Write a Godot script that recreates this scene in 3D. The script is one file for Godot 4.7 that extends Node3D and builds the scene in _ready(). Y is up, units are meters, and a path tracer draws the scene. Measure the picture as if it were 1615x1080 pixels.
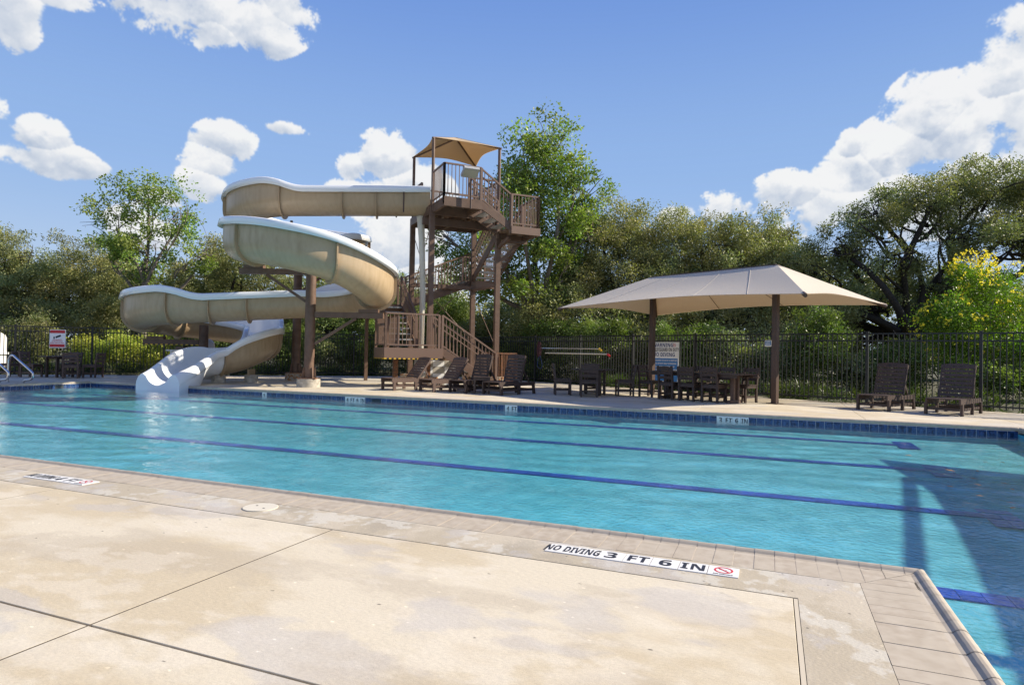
extends Node3D

# ---------- site frame: the water slide and its tower stand turned against the pool ----------
const FWD := Vector2(-0.3772, -0.9261)      # a diagonal across the site (x, z)
const RGT := Vector2(0.9261, -0.3772)
const E1 := Vector3(0.69, 0, -0.724)        # tower: along its front
const E2 := Vector3(-0.724, 0, -0.69)       # tower: towards its back
const SUN_TO := Vector3(0.88, 0.675, -0.47)
const WATER := -0.13
const TAU2 := TAU

var rng := RandomNumberGenerator.new()
var M := {}
var BOX := BoxMesh.new()
var CYL := CylinderMesh.new()

func spot(across: float, deep: float, y := 0.0) -> Vector3:
	var p := RGT * across + FWD * deep
	return Vector3(p.x, y, p.y)

# ---------- mesh collector ----------
class MB:
	var v := PackedVector3Array()
	var n := PackedVector3Array()
	var uv := PackedVector2Array()
	var idx := PackedInt32Array()
	func tri_n(a: Vector3, b: Vector3, c: Vector3, na: Vector3, nb: Vector3, nc: Vector3) -> void:
		var i := v.size()
		v.append_array([a, b, c]); n.append_array([na, nb, nc])
		for p in [a, b, c]: uv.append(Vector2(p.x, p.z))
		if (b - a).cross(c - a).dot(na + nb + nc) > 0: idx.append_array([i, i + 2, i + 1])
		else: idx.append_array([i, i + 1, i + 2])
	func quad(a: Vector3, b: Vector3, c: Vector3, d: Vector3, nrm: Vector3) -> void:
		tri_n(a, b, c, nrm, nrm, nrm); tri_n(a, c, d, nrm, nrm, nrm)
	func box(c: Vector3, s: Vector3, b := Basis.IDENTITY) -> void:
		var h := s * 0.5
		for ax in 3:
			for sg in [-1.0, 1.0]:
				var e := Vector3.ZERO; e[ax] = sg
				var p := Vector3.ZERO; p[(ax + 1) % 3] = 1.0
				var q := Vector3.ZERO; q[(ax + 2) % 3] = 1.0
				quad(c + b * ((e - p - q) * h), c + b * ((e + p - q) * h), c + b * ((e + p + q) * h), c + b * ((e - p + q) * h), b * e)
	func grid(rows: Array, flip := false) -> void:
		# rows of equally many points -> a smooth sheet
		var nr := rows.size()
		var nc: int = rows[0].size()
		var base := v.size()
		for r in nr:
			for c in nc:
				var p: Vector3 = rows[r][c]
				var du: Vector3 = rows[r][mini(c + 1, nc - 1)] - rows[r][maxi(c - 1, 0)]
				var dv: Vector3 = rows[mini(r + 1, nr - 1)][c] - rows[maxi(r - 1, 0)][c]
				var nn := du.cross(dv).normalized()
				v.append(p); n.append(-nn if flip else nn); uv.append(Vector2(p.x, p.z))
		for r in nr - 1:
			for c in nc - 1:
				var a := base + r * nc + c
				var q := [a, a + 1, a + nc + 1, a, a + nc + 1, a + nc]
				var gn := (v[q[1]] - v[q[0]]).cross(v[q[2]] - v[q[0]])
				if gn.length_squared() < 1e-14: gn = (v[q[4]] - v[q[3]]).cross(v[q[5]] - v[q[3]])
				if gn.dot(n[a] + n[a + nc + 1]) > 0: q = [a, a + nc + 1, a + 1, a, a + nc, a + nc + 1]
				idx.append_array(q)
	func tube(pts: Array, radii: Array, sides := 8, caps := true) -> void:
		var rows := []
		var up := Vector3.UP
		var last := Vector3.ZERO
		for i in pts.size():
			var t: Vector3 = (pts[mini(i + 1, pts.size() - 1)] - pts[maxi(i - 1, 0)]).normalized()
			var x := last
			if i == 0:
				x = t.cross(up if absf(t.y) < 0.9 else Vector3.RIGHT).normalized()
			else:
				x = (last - t * last.dot(t)).normalized()
			last = x
			var y := t.cross(x)
			var row := []
			for k in sides + 1:
				var a := TAU * k / sides
				row.append(pts[i] + (x * cos(a) + y * sin(a)) * radii[i])
			rows.append(row)
		var base := v.size()
		var i0 := idx.size()
		for r in rows.size():
			for k in sides + 1:
				v.append(rows[r][k]); n.append((rows[r][k] - pts[r]).normalized() if radii[r] > 1e-5 else Vector3.UP); uv.append(Vector2(float(k) / sides, r))
		for r in rows.size() - 1:
			for k in sides:
				var a := base + r * (sides + 1) + k
				var b := a + sides + 1
				var g := (v[a + 1] - v[a]).cross(v[b] - v[a])
				if g.dot(n[a]) > 0: idx.append_array([a, b, a + 1, a + 1, b, b + 1])
				else: idx.append_array([a, a + 1, b, a + 1, b + 1, b])
		if caps:
			for e in [0, rows.size() - 1]:
				if radii[e] < 0.004: continue
				var o: Vector3 = (pts[0] - pts[1]).normalized() if e == 0 else (pts[e] - pts[e - 1]).normalized()
				for k in sides: tri_n(pts[e], rows[e][k], rows[e][k + 1], o, o, o)
	func extrude(poly: PackedVector2Array, y0: float, y1: float, cham := 0.0) -> void:
		# polygon in x, z
		var top := poly
		if cham > 0.0:
			var off := Geometry2D.offset_polygon(poly, -cham, Geometry2D.JOIN_MITER)
			if off.size() == 1 and off[0].size() == poly.size(): top = off[0]
			else: cham = 0.0
		var t := Geometry2D.triangulate_polygon(top)
		for i in range(0, t.size(), 3):
			tri_n(Vector3(top[t[i]].x, y1, top[t[i]].y), Vector3(top[t[i + 1]].x, y1, top[t[i + 1]].y), Vector3(top[t[i + 2]].x, y1, top[t[i + 2]].y), Vector3.UP, Vector3.UP, Vector3.UP)
		var cw := Geometry2D.is_polygon_clockwise(poly)
		for i in poly.size():
			var a := poly[i]
			var b := poly[(i + 1) % poly.size()]
			var d := (b - a).normalized()
			var o := Vector3(d.y, 0, -d.x) * (-1.0 if cw else 1.0)
			var ym := y1 - cham
			quad(Vector3(a.x, y0, a.y), Vector3(b.x, y0, b.y), Vector3(b.x, ym, b.y), Vector3(a.x, ym, a.y), o)
			if cham > 0.0:
				# nearest top points
				var a2 := top[0]
				var b2 := top[0]
				for p in top:
					if p.distance_to(a) < a2.distance_to(a): a2 = p
					if p.distance_to(b) < b2.distance_to(b): b2 = p
				quad(Vector3(a.x, ym, a.y), Vector3(b.x, ym, b.y), Vector3(b2.x, y1, b2.y), Vector3(a2.x, y1, a2.y), (o + Vector3.UP).normalized())
	func done() -> ArrayMesh:
		var arr := []
		arr.resize(Mesh.ARRAY_MAX)
		arr[Mesh.ARRAY_VERTEX] = v; arr[Mesh.ARRAY_NORMAL] = n; arr[Mesh.ARRAY_TEX_UV] = uv; arr[Mesh.ARRAY_INDEX] = idx
		var m := ArrayMesh.new()
		m.add_surface_from_arrays(Mesh.PRIMITIVE_TRIANGLES, arr)
		return m

# ---------- nodes ----------
var used := {}
func numbered(called: String) -> String:
	var k: int = used.get(called, 0)
	used[called] = k + 1
	return called if k == 0 else "%s_%03d" % [called, k]

func org(p: Node) -> Vector3:
	var o := Vector3.ZERO
	while p != self:
		o += p.position
		p = p.get_parent()
	return o

func thing(called: String, label: String, cat: String, at := Vector3.ZERO, group := "", turn := 0.0) -> Node3D:
	var o := Node3D.new()
	o.name = numbered(called)
	add_child(o)
	o.position = at
	o.rotation.y = turn
	tag(o, label, cat, group)
	return o

func tag(o: Node, label: String, cat: String, group := "") -> void:
	o.set_meta("label", label)
	if cat: o.set_meta("category", cat)
	if group: o.set_meta("group", group)

func node(called: String, parent: Node) -> Node3D:
	var o := Node3D.new()
	o.name = called
	parent.add_child(o, true)
	return o

func obj(called: String, m: Mesh, mt: Material, parent: Node = self) -> MeshInstance3D:
	# mesh given in scene coordinates, shifted to its parent
	var o := MeshInstance3D.new()
	o.name = numbered(called) if parent == self else called
	o.mesh = m
	o.material_override = mt
	parent.add_child(o, true)
	if parent != self: o.position = -org(parent)
	return o

func loc(called: String, m: Mesh, mt: Material, parent: Node, tr := Transform3D.IDENTITY) -> MeshInstance3D:
	# mesh in the parent's own coordinates
	var o := MeshInstance3D.new()
	o.name = called
	o.mesh = m
	o.material_override = mt
	o.transform = tr
	parent.add_child(o, true)
	return o

func bx(called: String, parent: Node, mt: Material, c: Vector3, s: Vector3, b := Basis.IDENTITY) -> MeshInstance3D:
	return loc(called, BOX, mt, parent, Transform3D(b * Basis.from_scale(s), c))

func bxw(called: String, parent: Node, mt: Material, c: Vector3, s: Vector3, b := Basis.IDENTITY) -> MeshInstance3D:
	return bx(called, parent, mt, c - org(parent), s, b)

func along(p: Vector3, q: Vector3) -> Basis:
	# z along p->q, y as upright as can be
	var z := (q - p).normalized()
	var x := Vector3.UP.cross(z)
	x = Vector3.RIGHT if x.length() < 0.01 else x.normalized()
	return Basis(x, z.cross(x), z)

func bar(called: String, parent: Node, mt: Material, p: Vector3, q: Vector3, w: float, h: float) -> MeshInstance3D:
	return bxw(called, parent, mt, (p + q) * 0.5, Vector3(w, h, p.distance_to(q)), along(p, q))

func rod(called: String, parent: Node, mt: Material, p: Vector3, q: Vector3, r: float) -> MeshInstance3D:
	var z := (q - p).normalized()
	var x := z.cross(Vector3.RIGHT if absf(z.x) < 0.8 else Vector3.UP).normalized()
	return loc(called, CYL, mt, parent, Transform3D(Basis(x * r * 2, (q - p), x.cross(z) * r * 2), (p + q) * 0.5 - org(parent)))

func struct(o: Node, kind := "structure") -> Node:
	o.set_meta("kind", kind)
	return o

# ---------- materials ----------
func noise(freq: float, oct := 4, sd := 1, kind := FastNoiseLite.TYPE_SIMPLEX_SMOOTH, warp := 0.0) -> FastNoiseLite:
	var f := FastNoiseLite.new()
	f.noise_type = kind
	f.seed = sd
	f.frequency = freq
	f.fractal_octaves = oct
	f.fractal_type = FastNoiseLite.FRACTAL_FBM if oct > 1 else FastNoiseLite.FRACTAL_NONE
	if warp > 0.0:
		f.domain_warp_enabled = true
		f.domain_warp_amplitude = warp
		f.domain_warp_frequency = freq * 0.8
	return f

func ramp(stops: Array) -> Gradient:
	var g := Gradient.new()
	var o := PackedFloat32Array()
	var c := PackedColorArray()
	for s in stops:
		o.append(s[0]); c.append(s[1])
	g.offsets = o
	g.colors = c
	return g

func ntex(f: FastNoiseLite, stops: Array, size := 512, normal := false, bump := 4.0) -> NoiseTexture2D:
	var t := NoiseTexture2D.new()
	t.width = size
	t.height = size
	t.seamless = true
	t.seamless_blend_skirt = 0.2
	t.noise = f
	if normal:
		t.as_normal_map = true
		t.bump_strength = bump
	if stops: t.color_ramp = ramp(stops)
	return t

func mat(called: String, c: Color, rough := 0.7, metal := 0.0) -> StandardMaterial3D:
	var m := StandardMaterial3D.new()
	m.resource_name = called
	m.albedo_color = c
	m.roughness = rough
	m.metallic = metal
	M[called] = m
	return m

func lin(r: float, g: float, b: float) -> Color:
	return Color(r, g, b).linear_to_srgb()

func tri(m: StandardMaterial3D, scale: float, world := true) -> StandardMaterial3D:
	m.uv1_triplanar = true
	m.uv1_world_triplanar = world
	m.uv1_scale = Vector3.ONE * scale
	return m

func g(x: float) -> Color: return Color(x, x, x)

func concrete_image(kind: int) -> Image:
	# cast concrete: tan and cream fields, grey-brown water stains, chalky worn patches, grit
	var S := 1408 if kind == 0 else 900
	var f := 1408.0 / S
	var ly := []
	for q in [[0.0035, 5, 40.0], [0.0048, 6, 60.0], [0.0065, 6, 50.0], [0.03, 5, 0.0], [0.0042, 4, 40.0], [0.35, 2, 0.0]]:
		var fn := noise(q[0] * f, q[1], 21 + ly.size() * 7 + kind * 50, FastNoiseLite.TYPE_SIMPLEX_SMOOTH, q[2])
		ly.append(fn.get_seamless_image(S, S, false, false, 0.12).get_data())
	var d := PackedByteArray()
	d.resize(S * S * 3)
	var l1: PackedByteArray = ly[0]
	var l2: PackedByteArray = ly[1]
	var l3: PackedByteArray = ly[2]
	var l5: PackedByteArray = ly[3]
	var l6: PackedByteArray = ly[4]
	var l7: PackedByteArray = ly[5]
	var tan := Vector3(0.53, 0.45, 0.312) if kind == 0 else Vector3(0.43, 0.372, 0.275)
	var cream := Vector3(0.61, 0.545, 0.418) if kind == 0 else Vector3(0.50, 0.44, 0.34)
	var stain := Vector3(0.42, 0.36, 0.27) if kind == 0 else Vector3(0.31, 0.275, 0.22)
	var chalk := Vector3(0.675, 0.615, 0.505) if kind == 0 else Vector3(0.58, 0.555, 0.485)
	var wc := 0.32 if kind == 0 else 0.6
	for i in S * S:
		var rag := l5[i] / 255.0 - 0.5
		var c := tan.lerp(cream, smoothstep(0.34, 0.66, l1[i] / 255.0 + rag * 0.25))
		var t := l2[i] / 255.0 + rag * 0.22
		if t > 0.52: c = c.lerp(stain, smoothstep(0.52, 0.72, t) * 0.45)
		t = l3[i] / 255.0 + rag * 0.5
		if t > 0.58: c = c.lerp(chalk, smoothstep(0.58, 0.72, t) * wc)
		t = l6[i] / 255.0 + rag * 0.15
		if t < 0.36: c = c.lerp(Vector3(0.44, 0.425, 0.42), smoothstep(0.36, 0.26, t) * 0.4)
		c *= 0.90 + l7[i] / 255.0 * 0.2
		d[i * 3] = int(pow(c.x, 0.4545) * 255.0)
		d[i * 3 + 1] = int(pow(c.y, 0.4545) * 255.0)
		d[i * 3 + 2] = int(pow(c.z, 0.4545) * 255.0)
	rng.seed = 5
	for k in 900:
		var at := rng.randi_range(2, S - 4) + rng.randi_range(2, S - 4) * S
		var v := 0.55 if k < 260 else 1.16
		for o in [0, 1, S, S + 1]:
			if rng.randf() < 0.75:
				for ch in 3: d[(at + o) * 3 + ch] = mini(255, int(d[(at + o) * 3 + ch] * v))
	return Image.create_from_data(S, S, false, Image.FORMAT_RGB8, d)

func materials() -> void:
	var m: StandardMaterial3D
	# broom-finished concrete, stained: cream, tan, grey-blue patches
	for k in 2:
		m = mat("concrete" if k == 0 else "collar_concrete", Color.WHITE, 0.85)
		m.albedo_texture = ImageTexture.create_from_image(concrete_image(k))
		tri(m, 0.115 if k == 0 else 0.22)
		if k == 0: m.uv1_scale = Vector3(0.085, 0.11, 0.15)
		m.detail_enabled = true
		m.detail_blend_mode = BaseMaterial3D.BLEND_MODE_MUL
		m.uv2_triplanar = true
		m.uv2_world_triplanar = true
		m.uv2_scale = Vector3.ONE * 0.9
		m.detail_uv_layer = BaseMaterial3D.DETAIL_UV_2
		m.detail_albedo = ntex(noise(0.16, 3, 5 + k), [[0.0, g(0.78)], [0.22, g(0.92)], [0.4, g(0.97)], [0.8, g(1.0)], [1.0, g(1.0)]], 1024)
		m.heightmap_enabled = true
		m.heightmap_scale = 0.12
		m.heightmap_texture = ntex(noise(0.2, 3, 8), [], 1024)
	mat("worn_joint", lin(0.10, 0.08, 0.055), 0.9)
	mat("pale_joint", lin(0.50, 0.44, 0.34), 0.9)
	mat("joint_filler", lin(0.035, 0.03, 0.025), 0.9)
	m = mat("coping", Color.WHITE, 0.55)
	m.albedo_texture = ntex(noise(0.02, 4, 21), [[0.0, lin(0.375, 0.315, 0.235)], [0.5, lin(0.43, 0.37, 0.283)], [1.0, lin(0.47, 0.41, 0.32)]], 512)
	tri(m, 0.9)
	m = mat("coping_worn", Color.WHITE, 0.6)
	m.albedo_texture = ntex(noise(0.03, 5, 23), [[0.0, lin(0.35, 0.29, 0.215)], [0.5, lin(0.41, 0.35, 0.268)], [1.0, lin(0.485, 0.43, 0.345)]], 512)
	tri(m, 0.7)
	mat("grout", lin(0.45, 0.40, 0.33), 0.9)
	# pool plaster, mottled blue; the mottling also paints in rippled light webs
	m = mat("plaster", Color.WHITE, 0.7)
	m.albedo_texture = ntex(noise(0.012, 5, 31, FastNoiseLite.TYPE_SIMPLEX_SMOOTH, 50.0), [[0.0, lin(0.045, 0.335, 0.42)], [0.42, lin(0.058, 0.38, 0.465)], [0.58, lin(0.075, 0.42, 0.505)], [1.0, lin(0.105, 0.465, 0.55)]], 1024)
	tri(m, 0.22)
	for k in 3:
		m = mat("lane_%d" % k, [lin(0.006, 0.045, 0.40), lin(0.008, 0.06, 0.47), lin(0.005, 0.034, 0.32)][k], 0.3)
	for k in 4:
		m = mat("waterline_%d" % k, Color.WHITE, 0.2)
		m.albedo_texture = ntex(noise(0.018, 5, 41 + k * 3, FastNoiseLite.TYPE_SIMPLEX_SMOOTH, 60.0), [[0.0, lin(0.004, 0.01, 0.03)], [0.36, lin(0.008, 0.022, 0.075)], [0.5, lin(0.025, 0.07, 0.2)], [0.57, lin(0.09, 0.17, 0.33)], [0.63, lin(0.015, 0.045, 0.14)], [1.0, lin(0.20, 0.20, 0.16) if k == 3 else lin(0.03, 0.075, 0.21)]], 256)
		tri(m, [3.1, 3.7, 2.6, 3.3][k], true)
	# water: a clear surface with ripples
	m = mat("water", Color(0.03, 0.40, 0.58, 0.05), 0.015)
	m.transparency = BaseMaterial3D.TRANSPARENCY_ALPHA
	m.metallic_specular = 0.5
	m.normal_enabled = true
	m.normal_scale = 0.42
	m.normal_texture = ntex(noise(0.03, 3, 51, FastNoiseLite.TYPE_SIMPLEX_SMOOTH, 24.0), [], 1024, true, 6.0)
	tri(m, 0.45)
	# slide
	m = mat("flume_white", lin(0.78, 0.80, 0.81), 0.25)
	m.clearcoat_enabled = true
	m.clearcoat = 0.5
	m.clearcoat_roughness = 0.12
	m = mat("flume_tan", Color.WHITE, 0.34)
	m.albedo_texture = ntex(noise(0.012, 5, 61), [[0.0, lin(0.34, 0.245, 0.14)], [0.45, lin(0.41, 0.305, 0.185)], [1.0, lin(0.46, 0.35, 0.225)]], 512)
	tri(m, 0.4)
	m.uv1_scale = Vector3(0.9, 0.22, 0.9)
	m = mat("flange_tan", lin(0.36, 0.255, 0.145), 0.5)
	m = mat("steel_brown", Color.WHITE, 0.55)
	m.albedo_texture = ntex(noise(0.02, 5, 63), [[0.0, lin(0.085, 0.048, 0.03)], [0.5, lin(0.13, 0.075, 0.048)], [1.0, lin(0.17, 0.105, 0.07)]], 256)
	tri(m, 0.6)
	m = mat("rail_brown", lin(0.185, 0.115, 0.08), 0.5)
	m = mat("rusty_rail", Color.WHITE, 0.8)
	m.albedo_texture = ntex(noise(0.04, 5, 64), [[0.0, lin(0.09, 0.045, 0.028)], [0.5, lin(0.15, 0.075, 0.042)], [0.7, lin(0.28, 0.11, 0.04)], [1.0, lin(0.35, 0.14, 0.05)]], 256)
	tri(m, 1.2)
	m = mat("rusty_deck", Color.WHITE, 0.85)
	m.albedo_texture = ntex(noise(0.03, 5, 65), [[0.0, lin(0.05, 0.03, 0.02)], [0.45, lin(0.12, 0.08, 0.055)], [0.6, lin(0.25, 0.11, 0.04)], [0.7, lin(0.3, 0.27, 0.23)], [1.0, lin(0.42, 0.4, 0.36)]], 256)
	tri(m, 0.5)
	m = mat("galvanised", Color.WHITE, 0.45, 0.35)
	m.albedo_texture = ntex(noise(0.05, 4, 66), [[0.0, lin(0.30, 0.30, 0.29)], [1.0, lin(0.56, 0.56, 0.54)]], 256)
	tri(m, 1.0)
	m = mat("pad_concrete", Color.WHITE, 0.9)
	m.albedo_texture = ntex(noise(0.03, 5, 67), [[0.0, lin(0.25, 0.22, 0.18)], [0.5, lin(0.42, 0.385, 0.32)], [1.0, lin(0.55, 0.51, 0.44)]], 256)
	tri(m, 0.8)
	m = mat("rusty_pad", Color.WHITE, 0.9)
	m.albedo_texture = ntex(noise(0.03, 5, 68), [[0.0, lin(0.30, 0.27, 0.22)], [0.45, lin(0.46, 0.42, 0.35)], [0.58, lin(0.34, 0.16, 0.06)], [1.0, lin(0.24, 0.09, 0.03)]], 256)
	tri(m, 1.0)
	mat("cream_pipe", lin(0.62, 0.58, 0.47), 0.4)
	mat("tape_yellow", lin(0.75, 0.46, 0.03), 0.5)
	mat("tape_black", lin(0.015, 0.015, 0.015), 0.5)
	# shade cloth
	m = mat("shade_cloth", Color.WHITE, 0.9)
	m.albedo_texture = ntex(noise(0.06, 4, 71), [[0.0, lin(0.64, 0.575, 0.475)], [1.0, lin(0.76, 0.70, 0.59)]], 512)
	tri(m, 0.8)
	m.backlight_enabled = true
	m.backlight = lin(0.55, 0.45, 0.33)
	m.rim_enabled = true
	m.rim = 0.3
	m.heightmap_enabled = true
	m.heightmap_scale = 0.6
	m.heightmap_texture = ntex(noise(0.15, 3, 72), [], 512)
	m = mat("shade_cloth_tan", lin(0.50, 0.41, 0.28), 0.9)
	m.backlight_enabled = true
	m.backlight = lin(0.5, 0.36, 0.19)
	mat("cloth_seam", lin(0.20, 0.15, 0.10), 0.9)
	mat("post_brown", lin(0.075, 0.043, 0.030), 0.5)
	# furniture
	m = mat("lumber_dark", Color.WHITE, 0.55)
	m.albedo_texture = ntex(noise(0.03, 4, 81), [[0.0, lin(0.04, 0.024, 0.018)], [1.0, lin(0.078, 0.049, 0.038)]], 256)
	tri(m, 1.5)
	m = mat("lumber_brown", Color.WHITE, 0.6)
	m.albedo_texture = ntex(noise(0.03, 4, 82), [[0.0, lin(0.085, 0.05, 0.036)], [1.0, lin(0.13, 0.083, 0.063)]], 256)
	tri(m, 1.5)
	mat("fence_black", lin(0.008, 0.009, 0.011), 0.5)
	mat("steel_bright", lin(0.62, 0.63, 0.64), 0.16, 1.0)
	mat("sign_white", lin(0.86, 0.87, 0.86), 0.5)
	mat("sign_blue", lin(0.035, 0.19, 0.50), 0.5)
	mat("sign_red", lin(0.55, 0.02, 0.03), 0.5)
	mat("print_black", lin(0.015, 0.017, 0.025), 0.6)
	mat("print_navy", lin(0.03, 0.05, 0.18), 0.6)
	mat("print_white", lin(0.78, 0.78, 0.78), 0.6)
	mat("tile_white", lin(0.74, 0.73, 0.70), 0.3)
	mat("lid_white", lin(0.60, 0.555, 0.45), 0.6)
	mat("plastic_white", lin(0.78, 0.78, 0.76), 0.45)
	mat("hole_dark", lin(0.02, 0.02, 0.02), 0.8)
	mat("skimmer_dark", lin(0.01, 0.02, 0.03), 0.6)
	mat("lens", lin(0.35, 0.35, 0.28), 0.15)
	# ground and plants
	m = mat("soil", Color.WHITE, 1.0)
	m.albedo_texture = ntex(noise(0.02, 5, 91), [[0.0, lin(0.03, 0.025, 0.015)], [0.5, lin(0.06, 0.06, 0.025)], [1.0, lin(0.12, 0.10, 0.06)]], 512)
	tri(m, 0.2)
	m = mat("bark_dark", Color.WHITE, 0.95)
	m.albedo_texture = ntex(noise(0.05, 5, 92), [[0.0, lin(0.012, 0.010, 0.008)], [1.0, lin(0.06, 0.05, 0.042)]], 256)
	tri(m, 1.0)
	m = mat("bark_pale", Color.WHITE, 0.95)
	m.albedo_texture = ntex(noise(0.05, 5, 93), [[0.0, lin(0.09, 0.075, 0.06)], [1.0, lin(0.30, 0.26, 0.22)]], 256)
	tri(m, 1.0)
	for a in [["leaf_oak", 0.55, 0.62, 0.25], ["leaf_light", 0.65, 0.85, 0.22], ["leaf_bush", 0.6, 0.75, 0.25]]:
		m = mat(a[0], Color.WHITE, 0.45)
		m.metallic_specular = 0.45
		m.vertex_color_use_as_albedo = true
		m.backlight_enabled = true
		m.backlight = lin(a[1], a[2], a[3])
		m.cull_mode = BaseMaterial3D.CULL_DISABLED
	m = mat("petal_yellow", lin(0.9, 0.76, 0.04), 0.6)
	m.backlight_enabled = true
	m.backlight = lin(0.8, 0.7, 0.05)
	m.cull_mode = BaseMaterial3D.CULL_DISABLED
	m = mat("leaf_fallen", lin(0.42, 0.19, 0.02), 0.6)

# ---------- sky ----------
func sky_image() -> Image:
	var W := 4096
	var H := 2048
	var half := H / 2
	var field := PackedFloat32Array()
	field.resize(W * half)
	field.fill(-1.0)
	var lowr := PackedFloat32Array()
	lowr.resize(W * half)
	# clouds: azimuth from the pool's cross axis, elevation, half sizes, in degrees
	var puffs := [
		[-60.9, 22.3, 1.6, 2.6], [-58.0, 24.2, 2.4, 1.1], [-50.0, 26.0, 5.5, 3.0], [-46.0, 25.5, 4.5, 2.8], [-42.0, 26.8, 3.0, 1.8], [-47.5, 24.0, 2.0, 1.5],
		[-58.6, 13.0, 2.7, 1.2], [-58.9, 14.4, 1.4, 1.3], [-56.6, 12.8, 1.6, 0.8],
		[-46.6, 16.3, 2.1, 1.4], [-47.9, 14.6, 1.7, 1.4], [-48.6, 12.8, 1.6, 1.5], [-41.9, 17.9, 1.8, 0.5], [-51.0, 11.5, 1.4, 0.8], [-52.3, 9.0, 2.2, 1.6],
		[-33.6, 16.2, 2.4, 2.1], [-36.5, 15.3, 1.1, 1.2], [-35.8, 13.5, 2.3, 1.0], [-31.5, 13.5, 3.2, 2.3], [-32.0, 9.5, 3.6, 3.5], [-29.6, 5.5, 4.0, 3.0],
		[11.0, 17.6, 2.7, 2.8], [9.0, 15.5, 2.9, 2.4], [13.0, 16.0, 2.7, 2.4], [16.4, 20.5, 2.6, 3.2], [17.6, 16.0, 3.2, 3.6], [5.6, 14.0, 2.4, 2.0], [5.6, 16.3, 0.8, 1.1], [1.2, 13.0, 2.8, 1.7], [-3.8, 12.4, 2.1, 1.3], [-7.8, 12.2, 1.5, 0.9], [5.0, 11.5, 6.0, 2.2], [12.0, 12.0, 6.0, 3.0]]
	rng.seed = 77
	for k in 34:
		var az := rng.randf_range(22.0, 292.0)
		var el := rng.randf_range(7.0, 40.0)
		for j in 3: puffs.append([az + rng.randf_range(-6, 6), el + rng.randf_range(-1.5, 1.5), rng.randf_range(3, 7), rng.randf_range(1.6, 3.6)])
	for p in puffs:
		var r0 := clampi(int((90.0 - p[1] - p[3] * 1.9) / 180.0 * H), 0, half - 1)
		var r1 := clampi(int((90.0 - p[1] + p[3] * 1.9) / 180.0 * H), 0, half - 1)
		var c0 := int((p[0] - p[2] * 1.9) / 360.0 * W)
		var c1 := int((p[0] + p[2] * 1.9) / 360.0 * W)
		for r in range(r0, r1 + 1):
			var dy: float = (90.0 - (r + 0.5) * 180.0 / H - p[1]) / p[3]
			var ey := dy * dy * (1.7 if dy < 0 else 1.0)
			for c in range(c0, c1 + 1):
				var dx: float = ((c + 0.5) * 360.0 / W - p[0]) / p[2]
				var f := 1.0 - dx * dx - ey
				var i := r * W + posmod(c, W)
				if f > field[i]:
					field[i] = f
					lowr[i] = dy
	var n1 := noise(11.0, 6, 3, FastNoiseLite.TYPE_SIMPLEX_SMOOTH, 0.05)
	var n2 := noise(3.2, 3, 9)
	var bump := noise(15.0, 4, 19, FastNoiseLite.TYPE_CELLULAR)
	bump.cellular_return_type = FastNoiseLite.RETURN_DISTANCE
	bump.fractal_gain = 0.55
	var data := PackedByteArray()
	data.resize(W * H * 3)
	var ground := [120, 122, 118]
	for r in half:
		var up := (90.0 - (r + 0.5) * 180.0 / H)
		var t := clampf(up / 62.0, 0.0, 1.0)
		var base := Color(0.80, 0.875, 0.96).lerp(Color(0.615, 0.755, 0.95), smoothstep(0.0, 0.26, t)).lerp(Color(0.43, 0.59, 0.885), smoothstep(0.2, 0.6, t)).lerp(Color(0.28, 0.43, 0.77), smoothstep(0.5, 1.0, t))
		var ce := cos(deg_to_rad(up))
		var se := sin(deg_to_rad(up))
		for c in W:
			var col := base
			var i := r * W + c
			var f := field[i]
			if f > -0.9:
				var az := (c + 0.5) * TAU / W
				var d := Vector3(sin(az) * ce, se * 1.35, -cos(az) * ce)
				var n := n1.get_noise_3dv(d) * 0.85 - bump.get_noise_3dv(d) * 0.45 - 0.10
				var dens := f * 0.52 + 0.13 + n * 1.35 + n2.get_noise_3dv(d) * 0.3
				if dens > 0.0:
					var a := smoothstep(0.0, 0.24, dens)
					var e := d + Vector3(0.012, 0.022, 0.0)
					var nl := n1.get_noise_3dv(e) * 0.6 - bump.get_noise_3dv(e) * 0.5
					var nh := n1.get_noise_3dv(d) * 0.6 - bump.get_noise_3dv(d) * 0.5
					var li := clampf(0.84 + (nh - nl) * 1.1 + lowr[i] * 0.42 - smoothstep(0.3, 0.9, dens) * 0.12, 0.0, 1.0)
					var cl := Color(0.68, 0.745, 0.845).lerp(Color(1.0, 1.0, 1.0), li)
					col = base.lerp(cl, a * 0.97)
			var o := i * 3
			data[o] = int(col.r * 255.0)
			data[o + 1] = int(col.g * 255.0)
			data[o + 2] = int(col.b * 255.0)
	for i in range(W * half, W * H):
		data[i * 3] = ground[0]
		data[i * 3 + 1] = ground[1]
		data[i * 3 + 2] = ground[2]
	return Image.create_from_data(W, H, false, Image.FORMAT_RGB8, data)

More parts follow.
